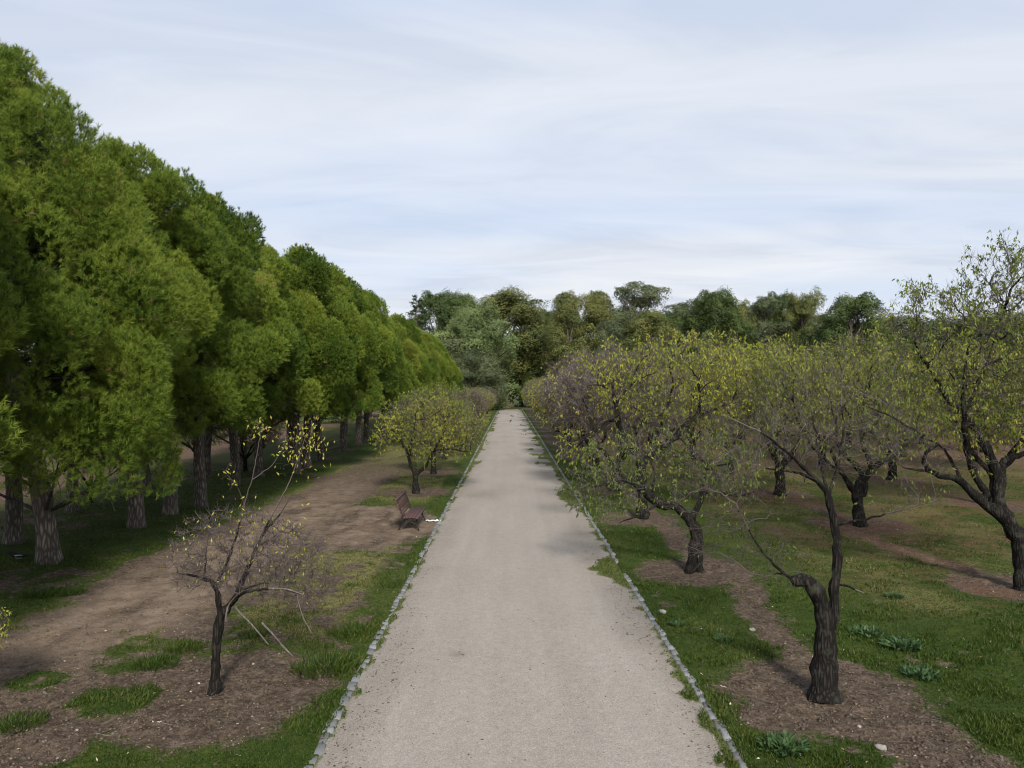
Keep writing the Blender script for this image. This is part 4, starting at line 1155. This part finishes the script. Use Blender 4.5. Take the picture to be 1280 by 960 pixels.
far('slim', 711, 361, 165, 44, 'slim brownish tree with tufted top, left one of two behind bare almonds')
far('slim', 743, 359, 168, 46, 'slim brownish tree with pale stem, right one of the tufted pair', 2.1)
far('cedar', 763, 372, 178, 26, 'dark narrow cedar squeezed behind the tufted pair')
far('airy', 795, 353, 170, 62, 'airy grey-green tree standing highest over the orchard, sky between its boughs')
far('grey', 774, 402, 155, 66, 'rounded grey tree in front of the airy one')
far('eucalyptus', 812, 388, 150, 62, 'tree with a pale bare leaning stem right of the rounded grey tree')
far('dark', 838, 392, 180, 56, 'dark reddish tree in the dip behind the orchard')
far('airy', 868, 374, 185, 56, 'thin olive tree at the left of the dark rounded crown')
far('dark', 892, 361, 175, 62, 'dark rounded crown with gaps, middle of the right skyline')
far('eucalyptus', 918, 372, 178, 50, 'olive tree right of the dark rounded crown with gaps')
far('airy', 948, 371, 180, 60, 'loose olive tree near the middle of the right skyline')
far('dark', 974, 364, 186, 44, 'small dark topped tree of the right skyline')
far('eucalyptus', 1001, 364, 180, 46, 'olive tree at the right end of the continuous skyline')
far('dark', 1072, 366, 165, 74, 'lone dark dome shaped tree right of a gap of sky')
far('airy', 1030, 392, 190, 50, 'low thin tree in the sky gap before the dark dome')
for i, (u, v, w) in enumerate(((700, 398, 90), (775, 392, 110), (850, 388, 120), (925, 385, 120), (1000, 390, 110), (1060, 402, 110), (1130, 400, 110), (1210, 396, 120), (1290, 390, 120))):
    far(['eucalyptus', 'grey', 'dark', 'eucalyptus', 'airy'][i % 5], u, v, 205 + 6 * i, w, f'low tree closing the view far behind the orchard, {ORD[i]} from the path')
for i, (u, v, w) in enumerate(((640, 430, 60), (652, 446, 50), (626, 444, 50))):
    far('dark', u, v, 186 + i * 7, w, f'dark tree in the shadowy gap at the end of the path, {["middle", "right", "left"][i]} of three')
for i, (u, v, w) in enumerate(((20, 455, 90), (110, 462, 80), (180, 458, 80), (260, 462, 70), (330, 460, 60), (400, 462, 60), (-70, 450, 90), (460, 452, 60))):
    far(['grey', 'dark', 'oak'][i % 3], u, v, 100 + 9 * (i % 5), w * 1.25, f'bushy tree in the distance under the pine crowns, {ORD[i]} of those behind the row')

# ------------------------------------------------------------------ benches
def park_bench(wood, label, loc, rz, length=2.3, sc=1.0):
    root = empty('park_bench', loc, rz); root.scale = (sc,) * 3
    # local frame: x along the bench, the sitter looks to -y
    def slat(name, ymid, zmid, w, t, ang):
        mb = MB(); c, s = math.cos(ang), math.sin(ang)
        box(mb, (0, ymid, zmid), (length, w, t), [[1, 0, 0], [0, c, -s], [0, s, c]])
        return mb
    seat = MB(); back = MB()
    for (y, z, w, a) in ((-.27, .395, .085, .35), (-.175, .418, .085, .08), (-.08, .420, .085, -.03), (.015, .412, .085, -.08), (.10, .405, .07, .1)):
        c, s = math.cos(a), math.sin(a); box(seat, (0, y, z), (length, w, .03), [[1, 0, 0], [0, c, -s], [0, s, c]])
    for (f, w) in ((.09, .05), (.17, .05), (.34, .21), (.50, .05)):
        a = math.radians(68)
        y = .15 + f * math.cos(a); z = .42 + f * math.sin(a)
        c, s = math.cos(a), math.sin(a); box(back, (0, y, z), (length, w, .028), [[1, 0, 0], [0, c, -s], [0, s, c]])
    a = math.radians(-10); box(back, (0, .36, .945), (length, .085, .03), [[1, 0, 0], [0, math.cos(a), -math.sin(a)], [0, math.sin(a), math.cos(a)]])
    seat.build('seat', wood, root); back.build('backrest', wood, root)
    for x in (-length * .42, length * .42):
        mb = MB()
        def st(p, r):
            Q = resample([np.array([x, a_, b_]) for a_, b_ in p], .035); tube(mb, Q, np.full(len(Q), r), 8)
        st([(-.33, 0), (-.29, .10), (-.22, .20), (-.24, .30), (-.30, .37)], .021)
        st([(-.30, .37), (-.2, .398), (-.05, .395), (.10, .38), (.17, .44), (.25, .68), (.345, .93), (.42, .955), (.46, .93)], .022)
        st([(.30, 0), (.25, .10), (.16, .20), (.12, .30), (.11, .38)], .021)
        st([(-.22, .20), (-.08, .27), (.05, .26), (.16, .20)], .015)
        mb.build('leg', M['iron'], root, smooth=True)
    return tag(root, label, 'bench')
bx, by = -3.02, 24.75
park_bench(M['wood'], 'dark brown slatted bench with black iron legs on bare soil facing the path', (bx, by, gz(bx, by) - .01), R(90), 2.2, .98)
park_bench(M['redwood'], 'small reddish bench in shade across the far end of the path', (-.45, 166.0, gz(-.45, 166) + .03), 0, 2.4, 1.15)

# ------------------------------------------------------------------ litter, birds, weeds, stones
mb = MB(); g = np.random.default_rng(5)
q = gp(542, 651.5)
n = 7
X, Y = np.meshgrid(np.linspace(-.24, .24, 9), np.linspace(-.09, .09, 5))
Z = .035 + .05 * np.abs(g.normal(0, .5, X.shape))
i = np.arange(4)[:, None] * 9; j = np.arange(8)[None, :]
F = np.stack([i + j, i + j + 1, i + 10 + j, i + 9 + j], -1).reshape(-1, 4)
V = np.stack([X + g.normal(0, .012, X.shape), Y, Z], -1).reshape(-1, 3)
mb.add(V, F); mb.add(V * [1, 1, .25], F[:, ::-1])
o = mb.build('crumpled_paper', M['paper']); o.location = (q[0], q[1], gz(q[0], q[1]) - .01)
tag(o, 'white crumpled paper lying on the soil by the front of the brown bench', 'paper')

def skin_blob(sections, n=10):
    """closed body swept along +x: sections of (x, z centre, half width, half height)"""
    mb = MB(); S = np.array(sections, float); a = np.arange(n) / n * 6.2832
    V = np.stack([np.repeat(S[:, 0:1], n, 1), S[:, 2:3] * np.cos(a), S[:, 1:2] + S[:, 3:4] * np.sin(a)], -1)
    k = np.arange(len(S) - 1)[:, None] * n; j = np.arange(n)[None]; j2 = (j + 1) % n
    mb.add(V.reshape(-1, 3), np.stack([k + j, k + j2, k + n + j2, k + n + j], -1).reshape(-1, 4))
    for e, r in ((0, 1), (len(S) - 1, -1)):
        mb.add(V[e], [list(range(n))[::r]])
    return mb
def bird(label, loc, rz, s, two_tone):
    root = empty('bird', loc, rz); root.scale = (s,) * 3
    skin_blob([(-.52, .15, .012, .006), (-.30, .135, .03, .012), (-.16, .13, .04, .03), (-.10, .13, .055, .05), (0, .135, .075, .068), (.09, .155, .068, .066), (.15, .19, .048, .05), (.19, .225, .042, .042), (.225, .235, .036, .034), (.25, .232, .016, .013), (.30, .226, .004, .004)]).build('body', M['black'], root, smooth=True)
    if two_tone:
        for sg in (-1, 1):
            w = skin_blob([(-.10, .145, .004, .006), (-.04, .15, .012, .016), (.05, .15, .014, .02), (.09, .15, .008, .012)]); ob = w.build('wing', M['white'], root, smooth=True); ob.location = (0, sg * .066, .005)
        b_ = skin_blob([(-.10, .085, .02, .01), (-.02, .078, .058, .022), (.06, .10, .055, .02), (.09, .11, .02, .01)]); b_.build('belly', M['white'], root, smooth=True)
    for sg in (-1, 1):
        mb = MB(); tube(mb, [(-.0, sg * .03, .09), (-.01, sg * .03, .04), (0, sg * .03, .004), (.04, sg * .03, .004)], [.008, .006, .006, .004], 5); mb.build('leg', M['black'], root)
    return tag(root, label, 'bird')
# pale stone lumps under the first pine
def stone(g, sx, sy, sz):
    mb = MB(); u = np.linspace(0, math.pi, 7)[1:-1]; a = np.arange(9) / 9 * 6.2832
    V = [[0, 0, 1]]
    for uu in u:
        for aa in a: V.append([math.sin(uu) * math.cos(aa), math.sin(uu) * math.sin(aa), math.cos(uu)])
    V.append([0, 0, -1]); V = np.array(V) * (1 + g.normal(0, .11, (len(V), 1))) * [sx, sy, sz]
    F = []
    for k in range(len(u) - 1):
        for j in range(9): F.append([1 + k * 9 + j, 1 + k * 9 + (j + 1) % 9, 1 + (k + 1) * 9 + (j + 1) % 9, 1 + (k + 1) * 9 + j])
    mb.add(V, F); T3 = [[0, 1 + j, 1 + (j + 1) % 9] for j in range(9)] + [[len(V) - 1, 1 + (len(u) - 1) * 9 + (j + 1) % 9, 1 + (len(u) - 1) * 9 + j] for j in range(9)]
    mb.add(V, T3)
    return mb
q = gp(25, 703)
bird('black and white bird on the shaded grass by the foot of the first pine', (q[0], q[1], gz(q[0], q[1]) + .01), R(205), .95, True)
bird('dark bird standing on the path near its far end', (.11, 100.5, path_z(np.array([.11]), np.array([100.5]))[0]), R(60), 1.15, False)
bird('dark bird on the path, farther away than the other one', (.38, 119.0, path_z(np.array([.38]), np.array([119.0]))[0]), R(170), 1.0, False)
for (u, v, s, lab) in ((55, 706, .06, 'small pale stone at the foot of the first pine'), (1197, 787, 0, ''), (940, 788, .07, 'pale stone lying alone on the right grass before the second almond'), (1100, 938, .07, 'white pebble at the lower end of the tilled strip'), (828, 766, .09, 'pale stones lump on the grass beside the broken kerb')):
    if not s: continue
    q = gp(u, v); o = stone(g, s, s * .7, s * .5).build('stone', M['stone_pale'], smooth=False); o.location = (q[0], q[1], gz(q[0], q[1]) + s * .15); o.rotation_euler = (0, 0, R_.uniform(0, 6))
    tag(o, lab, 'stone', 'loose pale stones')

def weed(seed, r, h, n, fine=False):
    g = np.random.default_rng(seed); mb = MB()
    a = g.uniform(0, 6.283, n); rr = r * g.random(n) ** .6
    P = np.stack([rr * np.cos(a), rr * np.sin(a), g.random(n) * h * .5], -1)
    ax = np.stack([np.cos(a) * .6, np.sin(a) * .6, np.full(n, .75)], -1) + g.normal(0, .35, (n, 3))
    if fine: leaves(mb, P, ax + [0, 0, .5], g.normal(size=(n, 3)), g.uniform(.04, .13, n), g.uniform(.004, .007, n), g.uniform(.15, .6, n))
    else: leaves(mb, P, ax, np.array([0, 0, 1.]) + g.normal(0, .4, (n, 3)), g.uniform(.07, .15, n), g.uniform(.014, .034, n), g.uniform(0, 1, n))
    return mb
W = [weed(1, .24, .16, 200), weed(2, .28, .13, 220), weed(3, .30, .08, 600, True)]
wo = []
GW = 'green weed clumps'
for i, (u, v, k, s, lab) in enumerate(((978, 938, 0, 1.0, 'leafy bluish-green weed below the dug ring of the first right tree'), (1082, 792, 1, .95, 'leafy weed right of the stout stem, nearest to that stem'), (1128, 808, 1, 1.05, 'wide leafy weed in the middle of the three right of the stout stem'),
        (1150, 842, 1, .9, 'leafy weed at the edge of the tilled strip, lowest of the three'), (1118, 748, 0, .7, 'small weed on the grass above the three leafy weeds'), (406, 836, 2, 1.5, 'dark rushy grass clump by the left kerb near the bare tree'), (440, 790, 2, 1.3, 'dark rushy clump farther along the left kerb'), (196, 832, 2, 1.1, 'green grass clump left of the bare tree ring'),
        (232, 812, 2, 1.0, 'green grass clump between the bare tree and the trodden strip'), (50, 742, 2, 1.4, 'rough grass tussock at the edge of the pine shade'), (88, 740, 2, 1.1, 'rough grass tussock nearest to the furrowed pine trunk'), (905, 800, 0, .65, 'small dark weed on the grass between kerb and dug ring'), (845, 782, 0, .6, 'small dark weed close to the right kerb'), (320, 795, 2, .9, 'grass clump right behind the bare left tree'), (25, 905, 2, 1.1, 'green tuft at the lower left corner of the trodden soil'))):
    q = gp(u, v)
    if k >= len(wo) or True:
        o = bpy.data.objects.new('weed', W[k] if not isinstance(W[k], MB) else None) if False else None
    if isinstance(W[k], MB): o = W[k].build('weed', M['weed'] if k < 2 else M['grass']); W[k] = o.data
    else: o = bpy.data.objects.new('weed', W[k]); COL.objects.link(o)
    o.location = (q[0], q[1], gz(q[0], q[1]) - .02); o.rotation_euler = (0, 0, R_.uniform(0, 6)); o.scale = (s, s, s * .9)
    tag(o, lab, 'weed', GW)

def scatter(n, x0, x1, y0, y1, seed, pw=2.0):
    """points denser towards the eye (even in the picture)"""
    g = np.random.default_rng(seed)
    y = 1 / (1 / y1 + g.random(n) * (1 / y0 - 1 / y1)) if pw == 2 else g.uniform(y0, y1, n)
    x = g.uniform(-1, 1, n) * (y * .72 + 4.5)
    k = (x > x0) & (x < x1)
    return x[k], y[k], g
# blades of turf
x, y, g = scatter(520000, -26, 27, 7.2, 42, 77)
s = soil_mask(x, y); dd = dry_mask(x, y)
off = (x < PL - .05) | (x > PR + .05)
m_on = (~off) & (moss_mask(x, y) > .45) & ((x > PL + .03) & (x < PR - .03) | (np.abs(y - 18.75) < .6))
s2 = s * 1.5 + (fbm(x * 5, y * 5, 171, 3) - .5) * 1.5 + .12 + .5 * red_mask(x, y)
keep = (off & (g.random(len(x)) > s2)) | (m_on & (g.random(len(x)) < .6))
x, y, dd = x[keep], y[keep], dd[keep]
n = len(x); cl = fbm(x * 1.7, y * 1.7, 151)
hh = (.022 + .05 * sstep(.42, .7, cl)) * g.uniform(.6, 1.4, n) * (1 + .012 * y)
P = np.stack([x, y, ground_h(x, y) - .004], -1)
P[:, 2] = np.where((x > PL) & (x < PR), path_z(x, y), P[:, 2])
ax = g.normal(0, .55, (n, 3)); ax[:, 2] = 1
t = np.clip(.18 + .5 * (cl - .3) + g.normal(0, .13, n) + dd * g.uniform(.1, .55, n), 0, 1)
mb = MB(); leaves(mb, P, ax, g.normal(size=(n, 3)), hh, .0045 + .00030 * y + 0 * hh, t)
tag(mb.build('grass', M['grass']), kind='stuff')
# dead leaves on turf and soil, some strayed onto the path
x, y, g = scatter(21000, -20, 24, 7.2, 50, 78)
c = fbm(x * .8, y * .8, 161); rr = red_mask(x, y)
inside = (x > PL - .1) & (x < PR + .1)
pr = np.where(inside, .9 * np.clip(debris_mask(x, y) - .15, 0, 1), .12 + .4 * sstep(.45, .65, c) + .4 * rr)
keep = g.random(len(x)) < pr
x, y = x[keep], y[keep]; n = len(x)
P = np.stack([x, y, np.where((x > PL) & (x < PR), path_z(x, y) + .006, ground_h(x, y) + .014)], -1)
ax = g.normal(size=(n, 3)); ax[:, 2] *= .25
ins = (x > PL) & (x < PR)
mb = MB(); leaves(mb, P, ax, np.array([0, 0, 1.]) + g.normal(0, .3, (n, 3)), g.uniform(.03, .075, n), g.uniform(.007, .015, n), np.where(ins, g.random(n) * .5, g.random(n) ** 2.2))
tag(mb.build('fallen_leaves', M['litter']), kind='stuff')
# soil crumbs
x, y, g = scatter(80000, -10, 14, 7.2, 30, 79)
keep = (soil_mask(x, y) > .45) & ((x < PL - .15) | (x > PR + .2)); x, y = x[keep], y[keep]; n = len(x)
oc = np.array([[1, 0, 0], [-1, 0, 0], [0, 1, 0], [0, -1, 0], [0, 0, 1], [0, 0, -1.]])
of = np.array([[0, 2, 4], [2, 1, 4], [1, 3, 4], [3, 0, 4], [2, 0, 5], [1, 2, 5], [3, 1, 5], [0, 3, 5]])
sz = .009 + .024 * g.random(n) ** 3.6
V = oc[None] * (1 + g.normal(0, .25, (n, 6, 1))) * (sz[:, None, None] * np.array([1, 1, .7]))
V = np.einsum('nij,nmj->nmi', rot_to(np.array([0, 0, 1.]) + g.normal(0, .5, (n, 3)), g.uniform(0, 6, n)), V) + np.stack([x, y, ground_h(x, y) + .002], -1)[:, None]
mb = MB(); mb.add(V.reshape(-1, 3), (np.arange(n)[:, None, None] * 6 + of[None]).reshape(-1, 3), np.repeat(np.where(g.random(n) < .006, 1.0, np.clip(g.normal(.45, .18, n) + .25 * pale_mask(x, y), 0, .88)), 6))
tag(mb.build('soil_clods', M['clod']), kind='stuff')
# loose grit on the path
x, y, g = scatter(70000, PL + .03, PR - .03, 7.2, 30, 80)
keep = g.random(len(x)) < .05 + debris_mask(x, y); x, y = x[keep], y[keep]; n = len(x)
sz = .005 + .012 * g.random(n) ** 3
V = oc[None] * (1 + g.normal(0, .25, (n, 6, 1))) * (sz[:, None, None] * np.array([1, 1, .7])) + np.stack([x, y, path_z(x, y) + .002], -1)[:, None]
mb = MB(); mb.add(V.reshape(-1, 3), (np.arange(n)[:, None, None] * 6 + of[None]).reshape(-1, 3), np.repeat(np.clip(g.normal(.5, .35, n), 0, 1), 6))
tag(mb.build('grit', M['clod']), kind='stuff')
# dead twigs
x, y, g = scatter(2600, -9, 14, 7.4, 30, 81)
keep = ((x < PL - .2) | (x > PR + .2)) & (g.random(len(x)) < .25 + .6 * soil_mask(x, y)); x, y = x[keep], y[keep]; n = len(x)
dv = g.normal(size=(n, 3)); dv[:, 2] *= .12
mb = MB(); shoots(mb, np.stack([x, y, ground_h(x, y) + .02], -1), dv, g.uniform(.08, .4, n), np.full(n, .0035), g.uniform(.3, 1, n), g.normal(0, 1.2, n), g)
tag(mb.build('fallen_twigs', M['twig']), kind='stuff')

# ------------------------------------------------------------------ sky, sun, camera
SUN_EL, SUN_AZ = 34.0, (0.15, -0.9887)         # towards the sun: to the right and behind the eye
w = bpy.data.worlds.new('World'); SC.world = w; w.use_nodes = True
nt = w.node_tree; nt.nodes.clear()
sky = N(nt, 'ShaderNodeTexSky', sky_type='NISHITA'); sky.sun_disc = False
sky.sun_elevation = R(SUN_EL); sky.sun_rotation = math.atan2(SUN_AZ[0], SUN_AZ[1]); sky.air_density = 1.0; sky.dust_density = 1.5; sky.ozone_density = 1.2
tc = N(nt, 'ShaderNodeTexCoord'); sp = N(nt, 'ShaderNodeSeparateXYZ'); L(nt, tc, 'Generated', sp, 0)
zz = mathn(nt, 'MAXIMUM', (sp, 'Z'), 0.0); zz = mathn(nt, 'ADD', zz, .10)
cx = mathn(nt, 'DIVIDE', (sp, 'X'), zz); cy = mathn(nt, 'DIVIDE', (sp, 'Y'), zz)
cb = N(nt, 'ShaderNodeCombineXYZ'); nt.links.new(cx[0].outputs[0], cb.inputs[0]); nt.links.new(cy[0].outputs[0], cb.inputs[1])
mp = N(nt, 'ShaderNodeMapping'); mp.inputs['Rotation'].default_value = (0, 0, R(-14)); mp.inputs['Scale'].default_value = (.32, .75, 1); mp.inputs['Location'].default_value = (3.3, 1.2, 0); L(nt, cb, 0, mp, 0)
n1 = noise(nt, (mp, 0), .85, 6, .52, .5)
n2 = noise(nt, (mp, 0), 2.6, 5, .55, .8)
thin = ramp(nt, [(.30, (0, 0, 0)), (.60, (1, 1, 1))]); L(nt, n1, 'Fac', thin, 0)
cover = mathn(nt, 'MULTIPLY_ADD', (thin, 0), .58, .33)
hz = mathn(nt, 'MULTIPLY_ADD', (sp, 'Z'), -1.5, .42, clamp=True); cover = mathn(nt, 'ADD', cover, hz, clamp=True)
shade = ramp(nt, [(.35, (5.7, 6.15, 6.95)), (.5, (6.5, 6.85, 7.45)), (.68, (7.1, 7.35, 7.8))]); L(nt, n2, 'Fac', shade, 0)
blue = mixc(nt, .6, (sky, 0), (3.9, 5.7, 9.3))
c = mixc(nt, cover, blue, (shade, 0))
bg = N(nt, 'ShaderNodeBackground', inp={'Strength': .082}); nt.links.new(c[0].outputs[c[1]], bg.inputs[0])
o = N(nt, 'ShaderNodeOutputWorld'); L(nt, bg, 0, o, 0)

sl = bpy.data.lights.new('sun', 'SUN'); sl.energy = 3.7; sl.angle = R(9); sl.color = (1, .95, .87)
so = bpy.data.objects.new('sun', sl); COL.objects.link(so)
ce = math.cos(R(SUN_EL)); dv = Vector((SUN_AZ[0] * ce, SUN_AZ[1] * ce, math.sin(R(SUN_EL))))
so.rotation_euler = dv.to_track_quat('Z', 'Y').to_euler(); so.location = dv * 60

cam = bpy.data.cameras.new('camera'); cam.sensor_width = 36; cam.lens = 36 * 1000 / 1280; cam.clip_start = .1; cam.clip_end = 3000
co = bpy.data.objects.new('camera', cam); COL.objects.link(co); co.location = (0, 0, H)
co.rotation_euler = (R(90) + math.atan(6 / 1000), 0, -math.atan(3 / 1000)); SC.camera = co

SC.view_settings.view_transform = 'Standard'; SC.view_settings.look = 'None'; SC.view_settings.exposure = 0.56; SC.view_settings.gamma = 1
SC.view_settings.use_curve_mapping = False
SC.render.engine = 'CYCLES'
SC.cycles.use_denoising = True
SC.cycles.denoiser = 'OPENIMAGEDENOISE'
SC.cycles.denoising_prefilter = 'ACCURATE'
SC.cycles.pixel_filter_type = 'BLACKMAN_HARRIS'
SC.cycles.filter_width = 1.1
SC.cycles.max_bounces = 6; SC.cycles.diffuse_bounces = 3; SC.cycles.transmission_bounces = 3
SC.cycles.use_adaptive_sampling = True
